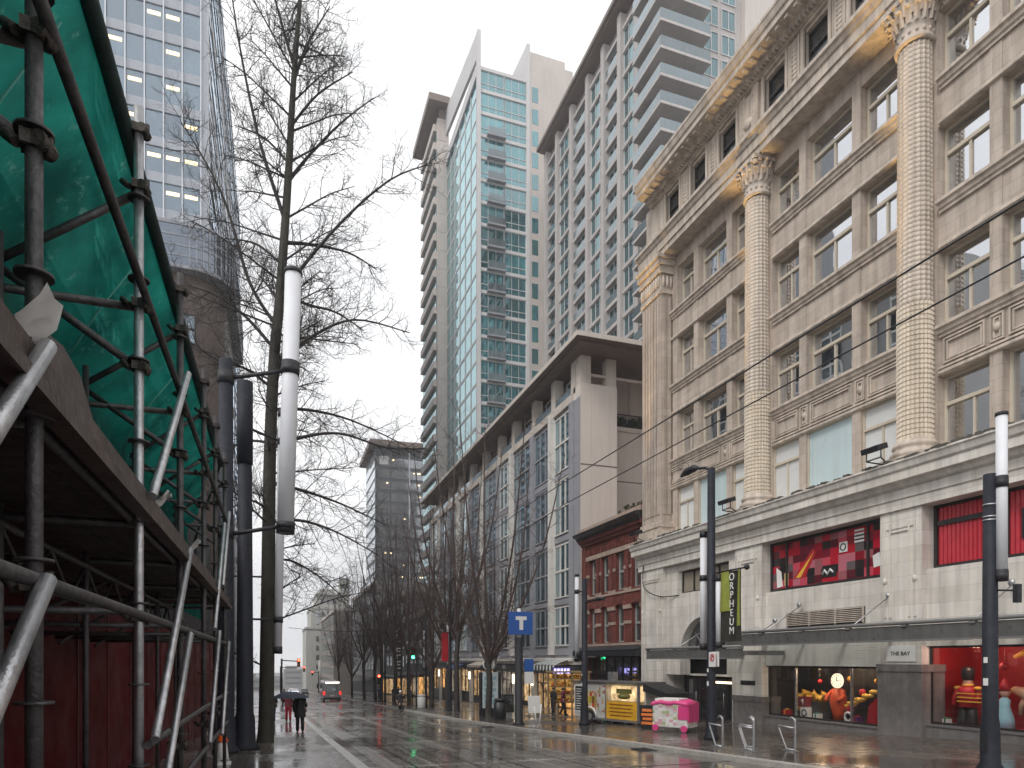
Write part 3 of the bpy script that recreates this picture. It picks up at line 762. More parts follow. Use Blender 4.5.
b.obox((21.69,22.1,zf+1.7),(.006,0,0),(0,.012,0),(0,0,.09)); b.obox((21.69,22.04,zf+1.62),(.006,0,0),(0,.07,0),(0,0,.012)); b.build('clock_hand', BLACKP, ck)
t = disp('pile of golden carved scrolls at the left of the dark window','ornament',(22.,23.6,zf),'scroll_ornament')
b = MB()
for i in range(9): b.tube([(21.8+rnd.random()*.6,22.5+i*.2,zf+.75+.2*math.sin(i)), (21.7,22.6+i*.2,zf+.95+.15*math.sin(i*2)), (21.8,22.75+i*.2,zf+.7)],[.1,.14,.07],8)
b.ball((21.8,24.1,zf+.55),.3,(1,1,1.2),12); b.build('scroll', GOLD, t)
b = MB(); b.box(21.5,22.3,22.3,23.3,zf,zf+.7); b.build('plinth', BLACKP, t)
t = disp('white toy box with a black ring on its front in the dark window','toy box',(21.5,23.45,zf),'toy_box')
b = MB(); b.box(21.3,21.7,23.25,23.7,zf,zf+.45); b.build('box', WHITE, t)
b = MB(); b.tube([(21.29,23.47+.13*math.cos(i*math.pi/8),zf+.22+.13*math.sin(i*math.pi/8)) for i in range(17)],.03,6); b.build('ring', BLACKP, t)
t = disp('maroon toy box stacked above the white one in the dark window','toy box',(21.5,23.8,zf),'toy_box')
b = MB(); b.box(21.35,21.75,23.45,23.9,zf+.46,zf+.9); b.build('box', mat('maroon_card',(.18,.015,.03),.5,.1,3), t); b = MB(); b.tube([(21.34,23.6,zf+.8),(21.34,23.6,zf+.55)],.02,5); b.tube([(21.34,23.6,zf+.78),(21.34,23.75,zf+.72),(21.34,23.6,zf+.66)],.02,5); b.build('print', WHITE, t)
t = disp('golden flying leaf garland rising at the right of the dark window','ornament',(22.,19.7,zf),'garland')
b = MB()
for i in range(12): b.ball((21.5,21.3-i*.12,zf+.65+i*.055+.06*math.sin(i*2)),.13,(1,1.3,.7),8)
b.build('garland', GOLD, t)
b = MB(); b.prism([(20.0,zf),(20.5,zf),(20.4,zf+.7),(20.0,zf+1.05)],'x',21.6,22.3); b.build('stand', RED, t)
t = disp('red and white toy hoop in front of the clock figure','toy hoop',(21.4,21.0,zf),'toy_hoop')
b = MB(); b.tube([(21.4,21.2+.17*math.cos(i*math.pi/8),zf+.22+.17*math.sin(i*math.pi/8)) for i in range(17)],.05,6); b.build('rim', WHITE, t)
b = MB(); b.ball((21.5,21.2,zf+.55),.2,(.6,1,1),10); b.ball((21.5,20.6,zf+1.2),.16,(.6,1,1),10); b.build('flower', RED, t)
GC = [RED, GOLD, WHITE, mat('green_paper',(.03,.16,.06),.4,.1,3), mat('purple_paper',(.12,.03,.16),.4,.1,3)]
for i, (gx, gy, s_, lab) in enumerate(((21.4,24.6,.3,'small gift box at the far left corner of the dark window'),(21.35,22.75,.26,'gift box beside the white toy box in the dark window'),(21.4,20.75,.28,'gift box under the golden garland in the dark window'),(21.35,19.4,.24,'gift box nearest the pier in the dark window'),(21.5,15.6,.3,'gift box between the toy soldier and the doll'),(21.4,14.2,.34,'gift box in front of the toy horse'),(21.35,16.95,.2,'tiny gift box at the foot of the red drum'))):
    zq = -.06 if gy < 17.5 else -.37
    o = empty('gift_box',(gx,gy,zq),lab,'gift box'); b = MB(); b.box(gx-s_/2,gx+s_/2,gy-s_/2,gy+s_/2,zq,zq+s_*.9); b.build('box', GC[(i*2)%5], o)
    b = MB(); b.box(gx-s_/2-.006,gx+s_/2+.006,gy-.03,gy+.03,zq,zq+s_*.9+.006); b.ball((gx,gy-.05,zq+s_*.9+.03),.06,(1,1,.6),8); b.ball((gx,gy+.06,zq+s_*.9+.03),.06,(1,1,.6),8); b.build('ribbon', GC[(i*2+1)%5], o)
for (gx,gy,gz,r_,lab) in ((21.6,22.9,1.2,.1,'shiny red bauble hanging left of the clock figure'),(21.5,21.2,1.35,.12,'shiny gold bauble hanging right of the clock figure'),(21.7,20.1,1.3,.1,'shiny white bauble hanging above the garland'),(21.6,15.2,1.9,.14,'shiny gold bauble hanging in the red window')):
    o = empty('bauble',(gx,gy,gz),lab,'bauble'); b = MB(); b.ball((gx,gy,gz),r_,(1,1,1),14); b.build('ball', [RED,GOLD,WHITE,GOLD][int(gx*10)%4], o); b = MB(); b.tube([(gx,gy,gz+r_),(gx,gy,(2.5 if gy<17.5 else 1.82))],.006,4); b.build('string', STEEL, o)
for (y, z, e, c) in ((22.6,1.7,34,(1.,.7,.42)),(20.6,1.7,30,(1.,.7,.42)),(15.9,2.4,36,(1.,.55,.42)),(12.8,2.4,30,(1.,.6,.42))):
    L = bpy.data.lights.new('display_lamp','POINT'); L.energy = e; L.color = c; L.shadow_soft_size = .08
    lo = bpy.data.objects.new('display_lamp', L); COL.objects.link(lo); lo.location = (21.3,y,z)
# ------------------------------------------------------------------ red brick building
B = empty('brick_building', (21,40.5,G(40)), 'narrow red brick building of three storeys squeezed between store and hotel', 'building')
w = MB(); x0 = 21.0
WY = [(36.75,37.85),(38.9,39.98),(41.05,42.05),(42.95,43.9)]
cz = [36.08] + [v for q in WY for v in q] + [45.0]
for a, b in zip(cz[::2], cz[1::2]): w.box(x0,22.,a,b,2.7,10.2)
for a, b in WY:
    for z0, z1 in ((2.7,3.25),(5.6,6.65),(9.05,10.2)): w.box(x0+.02,21.98,a,b,z0,z1)
w.box(22.,40,36.08,45.0,-3,10.9)
w.build('wall', BRICK, B)
t = MB()
for z in (4.4,6.5,7.9): 
    for a, b in zip(cz[::2], cz[1::2]): t.box(x0-.05,x0+.01,a+.04,b-.04,z,z+.2)
t.box(x0-.09,x0+.05,36.1,45,3.05,3.2); t.box(x0-.08,x0+.05,36.1,45,9.1,9.4); t.box(x0-.06,x0+.05,36.1,45,6.38,6.52)
for a, b in zip(cz[::2], cz[1::2]): t.box(x0-.1,x0+.02,a+.02,b-.02,5.35,5.6)
t.build('stone_band', SANDST, B)
t = MB()
for a, b in WY:
    n = 10
    arch = [((a+b)/2+(b-a)*.72*math.cos(math.pi*i/n), 5.55+.42*math.sin(math.pi*i/n)) for i in range(n+1)]
    inn = [((a+b)/2+(b-a)*.5*math.cos(math.pi*i/n), 5.55+.16*math.sin(math.pi*i/n)) for i in range(n+1)]
    t.prism(arch+inn[::-1],'x',x0-.08,x0+.03)
for y in (37.8+.5,40.5,42.5): t.box(x0-.1,x0+.02,y-.16,y+.16,6.7,9.0)
t.box(x0-.12,x0+.02,36.1,36.6,3.3,10.1); t.box(x0-.12,x0+.02,44.4,45,3.3,10.1)
t.build('brick_pilaster', BRICK, B)
t = MB()
for i in range(18): t.box(x0-.09,x0+.02,36.6+i*.44,36.6+i*.44+.2,9.5,9.75)
t.build('corbel', BRICK, B)
for a, b in WY:
    window(B,'x',21.3,a,b,3.25,5.6,BRGL,GREYW,(),(.5,),.09); window(B,'x',21.3,a,b,6.65,9.05,BRGL,GREYW,(),(.5,),.09)
c = MB()
run(c, [(22,10.15),(20.85,10.15),(20.8,10.3),(20.6,10.4),(20.55,10.55)],36.08,45.0,0)
run(c, [(22,10.551),(20.5,10.551),(20.45,10.75),(20.2,10.85),(20.15,11.0),(20.3,11.05),(22,11.25)],36.08,45.05,1)
run(c, [(22,11.251),(20.6,11.1),(20.6,11.4),(22,11.5)],36.08,45.05,2)
c.build('cornice', [BRICK, DARKFR, SANDST], B)
c = MB()
for i in range(40):
    y = 36.3+rnd.random()*3.2; x = 20.8+rnd.random()*.8; c.ball((x,y,11.5+rnd.random()*.35),.1+rnd.random()*.14,(1,1,.8),6)
stuff(c.buildn('rooftop_plants', mat('dead_plants',(.06,.055,.03),.9,.4,5), B))
s = MB()
s.box(21.0,21.6,36.1,36.55,-2,2.3); s.box(21.0,21.6,44.5,45,-2.4,2.3); s.build('shop_pier', BRICK, B)
s = MB(); s.box(21.5,21.6,36.55,44.5,-2.4,2.3); so = s.build('shopfront', BRGL, B)
s = MB()
for i in range(8): s.box(21.42,21.5,36.55+i*1.13,36.65+i*1.13,-2,2.3)
s.box(21.42,21.5,36.55,44.5,.9,1.05); s.build('frame', DARKFR, so)
s = MB(); s.box(20.2,21.2,36.0,45.1,2.35,2.72); s.prism([(21.2,2.72),(20.15,2.74),(20.9,3.02),(21.2,3.05)],'y',36.,45.1); s.build('shop_cornice', IRON, B)

# ------------------------------------------------------------------ hotel with the long flat roof
Hh = empty('hotel', (21.2,70,G(70)), 'long pale hotel block with a wide flat overhanging roof and grey window bays', 'building')
w = MB()
w.box(21.9,33,49.05,98,-4,21.5); w.box(21.9,24.2,46.03,49.05,-4,21.5); w.box(24.25,45,49.,98,-4,20.4)
w.build('core', mat('hotel_dark_core',(.1,.1,.1),.7,.1,1), Hh)
w = MB(); w.box(21.25,24.25,46.0,47.3,2.2,22.6)
for z in (16.6,11.1,6.9): w.box(21.24,24.26,45.99,46.0,z,z+.04)
for x in (22.1,23.6):
    w.box(x,x+.03,45.985,46.0,2.3,22)
w.box(24.25,45,48.9,49.0,-3,20.6); w.box(24.25,45,48.8,49.1,20.4,20.75)
for z in (16.4,11,6.5): w.box(24.26,45,48.89,48.9,z,z+.04)
PANEL = mat('pale_end_wall', (.64,.575,.52), .75, .06, .4, .06, 30, streak=.05)
w.build('end_wall', PANEL, Hh)
w = MB(); w.box(26.3,26.8,48.86,48.9,8.8,10.9); w.build('small_window', BRGL, Hh)
w = MB()
for z in (16.6,11.1,6.9): w.box(21.26,24.24,45.975,45.99,z-.03,z+.03)
for z in (16.4,11.,6.5): w.box(24.3,40,48.87,48.895,z-.03,z+.03)
w.build('panel_joint', mat('panel_joint',(.12,.1,.09),.8,.1,1), Hh)
HB = [47.35,51.3,55.8,61.2,65.6,71.,76.2,81.4,86.6,91.8,97.]
GRP = [(3.2,6.3),(7.0,11.2),(12.0,16.3),(16.95,21.3)]
clad = MB(); clad.box(21.35,21.9,46.02,97.4,1.9,21.6); clad.build('cladding', CONCL, Hh)
clad = MB()
clad.box(21.2,21.45,46.02,47.4,2.2,21.6)
for z in (2.7,6.65,11.6,16.62): clad.box(21.25,21.36,47.4,97.4,z-.2,z+.22)
clad.build('spandrel', CONCL, Hh)
for i, (a, b) in enumerate(zip(HB, HB[1:])):
    for z0, z1 in GRP: window(Hh,'x',21.3,a+.36,b-.36,z0,z1,HOTGL,CONCL if i % 3 else WHITEP,(.36,.66),(.5,),.1,depth=.08)
for i, y in enumerate(HB):
    p = MB()
    if i % 2: p.box(20.9,21.3,y-.3,y+.3,2.5,21.9)
    else: p.box(21.05,21.33,y-.4,y+.4,2.3,21.6)
    p.build('pier', WHITEP if i % 2 else CONCL, Hh)
lg = MB(); lg.box(21.1,21.9,47.31,97.4,21.6,22.2)
lg.build('parapet', CONC, Hh)
for i, (a, b) in enumerate(zip(HB, HB[1:])):
    p = MB(); p.box(21.25,22.,a-.4,a+.4,22.2,24.7); p.build('loggia_pier', CONC, Hh)
    window(Hh,'x',22.3,a+.4,b-.4,22.2,24.4,HOTGL,CONC,(.5,),(),.14,name='loggia_window')
    r = MB(); r.box(21.3,21.33,a+.45,b-.45,22.2,22.95); r.build('balustrade', RAILGL, Hh)
bk = MB(); bk.box(22.6,33,49.2,98,18.4,24.68); bk.build('upper_wall', CONC, Hh)
p = MB(); p.box(21.25,22.1,46.02,46.85,22.6,24.7); p.box(23.4,24.2,46.02,46.8,22.6,24.7); p.box(27,27.7,49.1,49.8,20.7,24.7); p.box(31,31.7,49.1,49.8,20.7,24.7); p.box(21.3,34,46.2,46.4,23.25,23.45); p.build('loggia_pier', CONC, Hh)
r = MB(); r.prism([(19.9,43.6),(36,43.6),(36,98.5),(19.9,98.5)],'z',24.85,25.1,0); r.box(20.4,35,44.3,98,24.65,24.85)
r.box(19.86,36.04,43.56,43.62,24.82,25.16,1); r.box(19.86,19.92,43.62,98.5,24.82,25.16,1)
r.build('roof', [ROOFM, CONC], Hh)
pl = MB()
for i in range(60): pl.ball((24.6+rnd.random()*6,48.95+rnd.random()*.3,20.8+rnd.random()*.7),.12+rnd.random()*.15,(1,1,1.2),6)
stuff(pl.buildn('terrace_plants', mat('terrace_plants',(.035,.04,.03),.9,.4,5), Hh))
ra = MB()
for i in range(24): ra.box(24.4+i*.3,24.43+i*.3,48.85,48.88,20.75,21.75)
ra.box(24.3,31.6,48.84,48.89,21.72,21.8); ra.build('terrace_railing', DARKFR, Hh)
# hotel shop level
b = MB(); b.box(20.7,21.4,46.0,98,1.75,2.25); b.box(20.5,21.4,46.,98,2.0,2.2); b.build('shop_cornice', WHITEP, Hh)
b = MB(); b.box(20.8,21.4,46.,98,1.0,1.72); b.build('fascia', mat('dark_fascia',(.05,.06,.06),.5,.2,1), Hh)
SHY = [46.4,51.3,55.8,60.8,65.6,71,76.2,81.4,86.6,91.8,97]
WARMS = [emit('warm_shop_interior', c, s, .75, 1.5) for c, s in (((1.,.62,.3),.28),((1.,.5,.16),.55),((.9,.75,.6),.2),((1.,.66,.34),.42))]
for i, (a, b_) in enumerate(zip(SHY, SHY[1:])):
    o = MB(); o.box(21.6,21.63,a+.35,b_-.35,-3.2,1.0); so = o.build('shop_window', WARMS[(i*3+1)%4], Hh)
    o = MB()
    for q in range(4): y = a+.35+(b_-a-.7)*q/3; o.box(21.5,21.59,y-.06,y+.06,-3.2,1.)
    o.box(21.5,21.585,a+.35,b_-.35,.1,.2); o.box(21.5,21.59,a+.35,b_-.35,-3.2,-1.6-.3*(i%2)); o.build('frame', DARKFR, so)
    o = MB(); o.box(21.2,21.7,a-.35,a+.35,-3.6,1.0); o.build('shop_pier', WHITEP, Hh)
    o = MB(); o.box(21.05,21.18,a-.08,a+.08,-.1,.75); lo = o.build('wall_lamp', emit('lamp_tube_glow',(1.,.86,.62),3.2), Hh)
SIGNS = [(57.6,'STA',.9),(62.5,'VITA',.5)]
for y, s_, sz in SIGNS: text('shop_lettering', s_, sz, (20.78,y,1.38), FACE_X, WHITE, Hh)
def awning(y0, y1, z, lab, mats, n, drop=.5, dep=1.3):
    o = empty('awning', (20.8,(y0+y1)/2,z), lab, 'awning')
    a = MB(); wd = (y1-y0)/n
    for i in range(n):
        y = y0+i*wd
        a.add([(20.7,y,z+.45),(20.7,y+wd,z+.45),(20.7-dep,y+wd,z),(20.7-dep,y,z)],[(0,1,2,3)],i%2)
        sc = [(20.7-dep,y,z),(20.7-dep,y+wd,z)]+[(20.7-dep-.01,y+wd*(1-j/6),z-drop*(.6+.4*math.sin(math.pi*j/6))) for j in range(7)]
        a.add(sc,[tuple(range(len(sc)))],i%2)
    a.build('canvas', mats, o)
    f = MB(); f.tube([(20.72,y0,z),(20.7-dep,y0,z-.02),(20.7-dep,y1,z-.02),(20.72,y1,z)],.025,6); f.build('awning_frame', STEEL, o)
awning(46.6,51.2,1.75,'scalloped awning in white and dark green stripes above the fruit stand',[WHITE,mat('dark_green_canvas',(.02,.06,.045),.6,.1,2)],14)
awning(66,71,1.55,'plain cream awning over the shop behind the forked tree',[mat('cream_canvas',(.5,.42,.33),.6,.1,2)]*2,8,.25)
awning(76.5,81.2,1.2,'dark blue awning over the lit shop behind the kerbside trees',[mat('blue_canvas',(.03,.06,.2),.6,.1,2)]*2,8,.25)

# ------------------------------------------------------------------ grey residential tower with the sloping soffit line
T = empty('residential_tower', (38,80,G(80)), 'tall grey tower with a grid of windows and stacked corner balconies above the store', 'building')
TY = [63.2,67.4,71.5,75.8,80.3,85.4,90.4,94.6]
Zb, FH, NF = 17., 2.8, 21
top = Zb+FH*NF
c = MB(); c.box(38.9,60,63.2,94.9,-4,top+2.4); c.box(42.8,60,62.6,63.2,-4,top+9)
c.build('core', RTC, T)
for y in TY:
    f = MB(); f.box(37.9,38.95,y-.42,y+.42,-4,top+1.8); f.build('pier', RTC, T)
s = MB()
for k in range(NF+1):
    z = Zb+k*FH
    s.box(38.2,38.92,TY[0]+.42,TY[-1]-.42,z-.26,z+.2)
s.build('floor_band', RTC, T)
cnt = 0; rest = MB()
for i, (a, b) in reversed(list(enumerate(zip(TY, TY[1:])))[::-1]):
    for k in range(NF-1, 4, -1):
        z = Zb+k*FH
        dp = 38.75 if (i % 2 == 0) else 38.45
        if cnt < 100: window(T,'x',dp,a+.42,b-.42,z+.2,z+FH-.26,RTGL,TOWW,(.33,.66),(),.08); cnt += 1
        else: rest.box(dp,dp+.02,a+.42,b-.42,z+.2,z+FH-.26)
stuff(rest.buildn('window', RTGL, T))
r = MB()
for i, (a, b) in enumerate(zip(TY, TY[1:])):
    if i % 2 == 0:
        for k in range(6, NF): r.box(38.2,38.24,a+.43,b-.43,Zb+k*FH+.2,Zb+k*FH+1.1)
stuff(r.buildn('balcony_rail', RAILGL, T))
for a, b in zip(TY, TY[1:]):
    w_ = MB(); w_.box(38.95,39.,a+.5,b-.5,top+.4,top+2.1); w_.build('penthouse_window', RTGL, T)
r = MB(); r.box(36.9,60,66.,95.6,top+2.4,top+2.9); r.box(37.3,60,66.,95.3,top+2.1,top+2.4); r.build('roof', ROOFM, T)
for k in range(6, 29):
    z = Zb+k*FH
    b = MB(); b.box(36.9,42.9,60.6,63.15,z-.28,z); b.box(36.9,38.88,63.15,66.4,z-.28,z); bo = b.build('balcony', RTC, T)
    b = MB(); b.box(36.95,42.85,60.62,60.66,z,z+1.05); b.box(36.93,36.97,60.66,66.4,z,z+1.05); b.build('balcony_rail', RAILGL, bo)
    w_ = MB(); w_.box(38.95,42.75,63.16,63.19,z+.05,z+FH-.35); w_.build('balcony_window', RTGL, T)
    window(T,'y',62.57,43.4,45.2,z+.35,z+FH-.3,RTGL,TOWW,(.5,),(),.08,name='side_window'); window(T,'y',62.57,45.6,47.4,z+.35,z+FH-.3,RTGL,TOWW,(.5,),(),.08,name='side_window')
b = MB(); b.box(38.9,42.8,63.2,66,top+2.4,top+24); b.box(42.8,60,63.2,66,top+9,top+24); b.build('upper_core', RTC, T)
b = MB(); b.box(48.2,62,61.9,62.59,-4,top+24); b.build('beige_wall', TOWC, T)

# ------------------------------------------------------------------ teal glass tower with blade fins
L = empty('glass_tower', (34,103,G(103)), 'slim teal glass tower with two pointed blade fins on its roof', 'building')
fh, nf, zt = 3.5, 23, 95.2
c = MB(); c.box(30.3,38.,103.,124,-4,zt-.6); c.build('core', mat('tower_dark_core',(.05,.06,.07),.6,.1,1), L)
c = MB(); c.box(38.45,46,102.6,124,-4,98.5); c.box(39,45.2,104,124,98.5,101); c.build('beige_wall', TOWC, L)
fin = MB()
fin.box(29.75,30.3,102.55,103.3,0,zt+5.5); fin.box(29.78,30.27,103.3,124,zt-1.2,zt+.6)
fin.prism([(103.31,zt+5.45),(124,zt+9.),(124,zt+4.5),(110,zt+2.5),(103.31,zt+1.4)],'x',29.79,30.26)
fin.build('fin', TOWW, L)
fin = MB(); fin.box(37.95,38.5,102.5,103.2,0,zt+5.6); fin.prism([(103.2,zt+5.6),(103.2,zt-2),(112,zt-2),(124,zt+4),(124,zt+8)],'x',37.98,38.46); fin.build('fin', TOWW, L)
b = MB()
for k in range(nf+1):
    z = zt-k*fh
    b.box(30.3,37.95,102.75,103.02,z-.5,z)
    b.box(30.02,30.3,103.3,124,z-.45,z)
b.build('floor_band', TOWW, L)
for k in range(nf):
    z1 = zt-k*fh-.5; z0 = z1-fh+.5
    window(L,'y',102.95,30.3,34.2,z0,z1,TEALGL,TOWW,(.33,.66),(.33,),.07,depth=.04); window(L,'y',102.95,34.3,37.95,z0,z1,TEALGL,TOWW,(.33,.66),(.33,),.07,depth=.04)
    w_ = MB(); w_.box(30.08,30.1,104.5,123.8,z0,z1); w_.build('side_window', TEALGL, L)
    w_ = MB(); w_.box(30.05,30.09,103.3,104.3,z0,z1); w_.build('corner_window', TEALGL, L)
    w_ = MB(); w_.box(38.85,39.9,102.57,102.6,z0,z1-.6); w_.build('strip_window', TEALGL, L)
    if 2 <= k:
        bb = MB(); bb.box(31.3,34.3,102.,102.7,z0-.38,z0-.12); bo = bb.build('balcony', CONCL, L)
        bb = MB(); bb.box(31.35,34.25,102.03,102.06,z0-.1,z0+.95); bb.build('balcony_rail', RAILGL, bo)
v = MB()
for k in range(nf):
    z1 = zt-k*fh-.5; z0 = z1-fh+.5
    for y in (107.5,111,114.5,118,121): v.box(30.0,30.07,y-.12,y+.12,z0,z1)
stuff(v.buildn('side_mullion', TOWW, L))
s = MB(); s.box(28.3,30.4,124.02,137,-4,102.5)
s.build('side_slab', TOWC, L)
s = MB()
for k in range(30):
    z = 102-k*3.4
    s.box(28.26,30.44,123.98,124.02,z-.12,z); s.box(27.7,28.3,125,137,z-1.3,z)
s.build('slab_balcony', TOWC, L)
s = MB()
for k in range(30): s.box(28.2,28.3,125,137,102-k*3.4-3.2,102-k*3.4-1.3)
s.build('slab_window', RTGL, L)
s = MB(); s.box(26.3,30.2,122.2,138,104.2,105.4); s.box(28.6,30.2,124,137,102.5,104.2); s.build('slab_roof', ROOFM, L)

# ------------------------------------------------------------------ far buildings
Fd = empty('dark_office_tower', (34,205,G(200)), 'distant dark glass office tower with a flat projecting roof at the end of the hotel', 'building')
b = MB(); b.box(27.3,41.8,200,222,-10,64); b.build('core', mat('grey_curtain_wall',(.11,.12,.13),.5,.15,.3), Fd)
for k in range(18):
    z = 61-k*3.4
    for x0_, x1_ in ((27.6,31.5),(31.8,37.0),(37.4,41.6)):
        if k < 16: window(Fd,'y',199.9,x0_,x1_,z-2.4,z,FARGL,None)
    q = MB(); q.box(27.18,27.26,200.5,221,z-2.4,z); q.build('side_window', FARGL, Fd)
b = MB(); b.box(36.9,37.3,199.6,199.95,-10,63); b.build('mullion', OFFM, Fd)
b = MB(); b.box(25.4,43,198,224,64.,65.6); b.build('roof', ROOFM, Fd)
for i in range(22):
    b = MB(); x = 28+rnd.random()*13; z = 61-int(rnd.random()*16)*3.4; b.box(x,x+.5,199.8,199.87,z-.7,z-.35); b.build('office_light', CEIL, Fd)
b = MB(); b.box(28.4,31,199.8,199.87,59,61.4); b.build('bright_pane', TOWW, Fd)
Fs = empty('stone_building', (24,310,G(310)), 'pale stepped stone building with a small square tower closing the street', 'building')
b = MB(); b.box(12,37,300.5,340,-14,15.4); b.box(14,36,301,338,15.4,24); b.box(14.6,36,300.2,338,-14,15.4); b.box(16.4,30,302,330,24,30); b.box(17.5,24,303,328,30,32.5); b.box(25.9,30.2,302.5,308,30,37.5); b.box(25.4,30.6,302.2,308.4,35.8,36.3); b.build('wall', FARST, Fs)
b = MB()
for z in (15.2,23.8,29.8): b.box(11.6+(z>16)*2+(z>25)*2.4,37-(z>25)*6.5,300.0+(z>16)*.8,336,z,z+.8)
b.build('cornice', FARST, Fs)
for z in (-2,2,6,10,17,20.4):
    for i in range(9):
        x = 16+i*2.3; w_ = MB(); yy = 300.1 if z < 15 else 300.9
        w_.box(x,x+1.2,yy,yy+.06,z,z+2.2); w_.build('window', FARGL, Fs)
for z, xs in ((26,(18,20.5,23)),(33,(26.6,28.4))):
    for x in xs: w_ = MB(); yy = 301.9 if z < 30 else 302.4; w_.box(x,x+1.2,yy,yy+.06,z,z+2); w_.build('window', FARGL, Fs)
for i in range(5):
    c = MB(); c.lathe([(.7,0),(.6,12)],(17.5+i*3.4,299.6,-10),12); c.build('column', FARST, Fs)
def row_building(y0, y1, h, lab, m, nb, nfl, xf=21.2, lit=False, depth=14):
    o = empty('street_building', (xf,(y0+y1)/2,G(y0)), lab, 'building')
    g0 = G(y1)-.5
    b = MB(); b.box(xf,xf+depth,y0+.05,y1-.05,g0,h); b.build('wall', m, o)
    b = MB(); b.box(xf-.5,xf+.2,y0,y1,h-.7,h+.1); b.build('cornice', CONC, o)
    zb = G(y0)+4.6; fhh = (h-1.2-zb)/nfl; bw = (y1-y0)/nb
    for k in range(nfl):
        for i in range(nb): window(o,'x',xf-.04,y0+i*bw+bw*.2,y0+(i+1)*bw-bw*.2,zb+k*fhh+fhh*.2,zb+(k+1)*fhh-fhh*.18,FARGL,GREYW,(.5,),(.5,),.1,depth=.06)
    for i in range(nb):
        b = MB(); b.box(xf-.05,xf-.01,y0+i*bw+.3,y0+(i+1)*bw-.3,G(y0+i*bw)+.4,G(y0+i*bw)+3.2); b.build('shop_window', WARMS[i%4] if lit else DARK, o)
    b = MB(); b.box(xf-1.4,xf-.05,y0+.3,y1-.3,G(y0)+3.4,G(y0)+3.7); b.build('canopy', DARKFR, o)
row_building(98.6,118,9.5,'low dark shop building just past the far end of the hotel',mat('dark_row_wall',(.16,.15,.15),.8,.15,.5),5,3,lit=True)
row_building(118.2,148,14.,'grey four storey street building beyond the low dark shops',mat('grey_row_wall',(.24,.23,.22),.8,.15,.5),7,4,lit=True)
row_building(148.2,197,19.,'pale five storey street building in front of the distant stone building',mat('pale_row_wall',(.32,.31,.29),.8,.15,.5),10,5,xf=20.5)
row_building(226,290,18.,'brownish far street building beside the stone building',mat('brown_row_wall',(.22,.19,.17),.8,.15,.5),10,5,xf=17.5)
for (x0_,x1_,y,h,lab) in ((-30,-6,330,-6,'low hazy grey building at the far left end of the street'),(-8,6,430,-9,'very distant low block closing the street at the vanishing point'),(4,14,395,-3,'distant pale block to the right of the vanishing point')):
    o = empty('distant_building',(x0_,y,G(y)),lab,'building')
    b = MB(); b.box(x0_,x1_,y,y+25,-20,h); b.box(x0_+1,x1_-3,y+1,y+20,h,h+1.8); b.build('wall', FARC, o)
    for k in range(3): w_ = MB(); w_.box(x0_+1,x1_-1,y-.06,y,h-2.2-k*3,h-1.2-k*3); w_.build('window_band', mat('hazy_glass',(.16,.17,.18),.4,.2,.3), o)

# ------------------------------------------------------------------ left side buildings
O = empty('office_tower', (-20,91,G(90)), 'tall blue glass office tower with white mullions rising behind the scaffold', 'building')
b = MB(); b.box(-45,-8.8,90.4,183,-5,112); b.build('core', mat('office_core',(.12,.13,.15),.6,.1,1), O)
FHt = 4.19; xs = [-8.55-2.02*i for i in range(13)]
zs = [76.6+FHt*k for k in range(8)][::-1] + [76.6-FHt*k for k in range(1,12)]
b = MB()
for z in zs: b.box(-35,-8.55,90.05,90.4,z-1.1,z)
b.build('spandrel', OFFSP, O)
b = MB()
for x in xs: b.box(x-.07,x+.07,89.85,90.05,28,110)
b.build('mullion', OFFM, O)
n_ = 0; rest = MB()
for i in range(6):
    for z in zs:
        if n_ < 100 and 40 < z < 95: window(O,'y',90.2,xs[i+1],xs[i],z-FHt,z-1.1,OFFGL,None); n_ += 1
        else: rest.box(xs[i+1],xs[i],90.2,90.22,z-FHt,z-1.1)
for i in range(6,12):
    for z in zs: rest.box(xs[i+1],xs[i],90.2,90.22,z-FHt,z-1.1)
stuff(rest.buildn('window', OFFGL, O))
for (i, zi) in ((1,76.6),(3,72.4),(1,72.4),(3,68.2),(0,68.2),(2,64),(1,64),(0,64),(0,59.8),(1,59.8),(2,80.8),(4,76.6),(1,80.8)):
    q = MB(); x = (xs[i]+xs[i+1])/2; q.box(x-.75,x+.65,90.12,90.17,zi-2.35,zi-1.95); q.build('ceiling_light', CEIL, O)
b = MB(); b.box(-8.55,-7.9,90.0,93,-5,112); b.build('corner_pier', OFFSP, O)
b = MB(); rr = random.Random(3)
for k in range(52):
    for i in range(10):
        y = 93+i*9; z = 30+k*1.55
        b.prism([(y,z),(y+8.6,z+.5),(y+8.6,z+1.25),(y,z+.75)],'x',-8.8,-8.25-.25*rr.random(), rr.randint(0,1))
stuff(b.buildn('side_louvre', [OFFSP, OFFGL], O))
Q = empty('curved_building', (-10,80,G(78)), 'brown stone building with a curved glass crown in front of the office tower', 'building')
def rc(inset): # plan with a rounded street corner
    x1, y0, r = -4.2-inset, 75+inset, 4.
    return [(-30,y0)]+[(x1-r+r*math.sin(a*math.pi/20),y0+r-r*math.cos(a*math.pi/20)) for a in range(11)]+[(x1,97),(-30,97)]
b = MB(); b.prism(rc(0.),'z',41.4,45.4); b.build('glass_crown', glass('crown_glass',(.03,.04,.055),.16,.05,.1,(.7,.8,.95)), Q)
b = MB(); b.prism(rc(-.08),'z',45.4,45.75); b.prism(rc(-.08),'z',41.1,41.45)
for z in (42.3,43.3,44.3): b.prism(rc(-.05),'z',z,z+.12)
pts = rc(-.06)
for (x,y) in pts[1:13]: b.box(x-.06,x+.06,y-.06,y+.06,41.2,45.5)
for i in range(8): b.box(-28+i*2.4,-27.9+i*2.4,74.9,75,41.2,45.5)
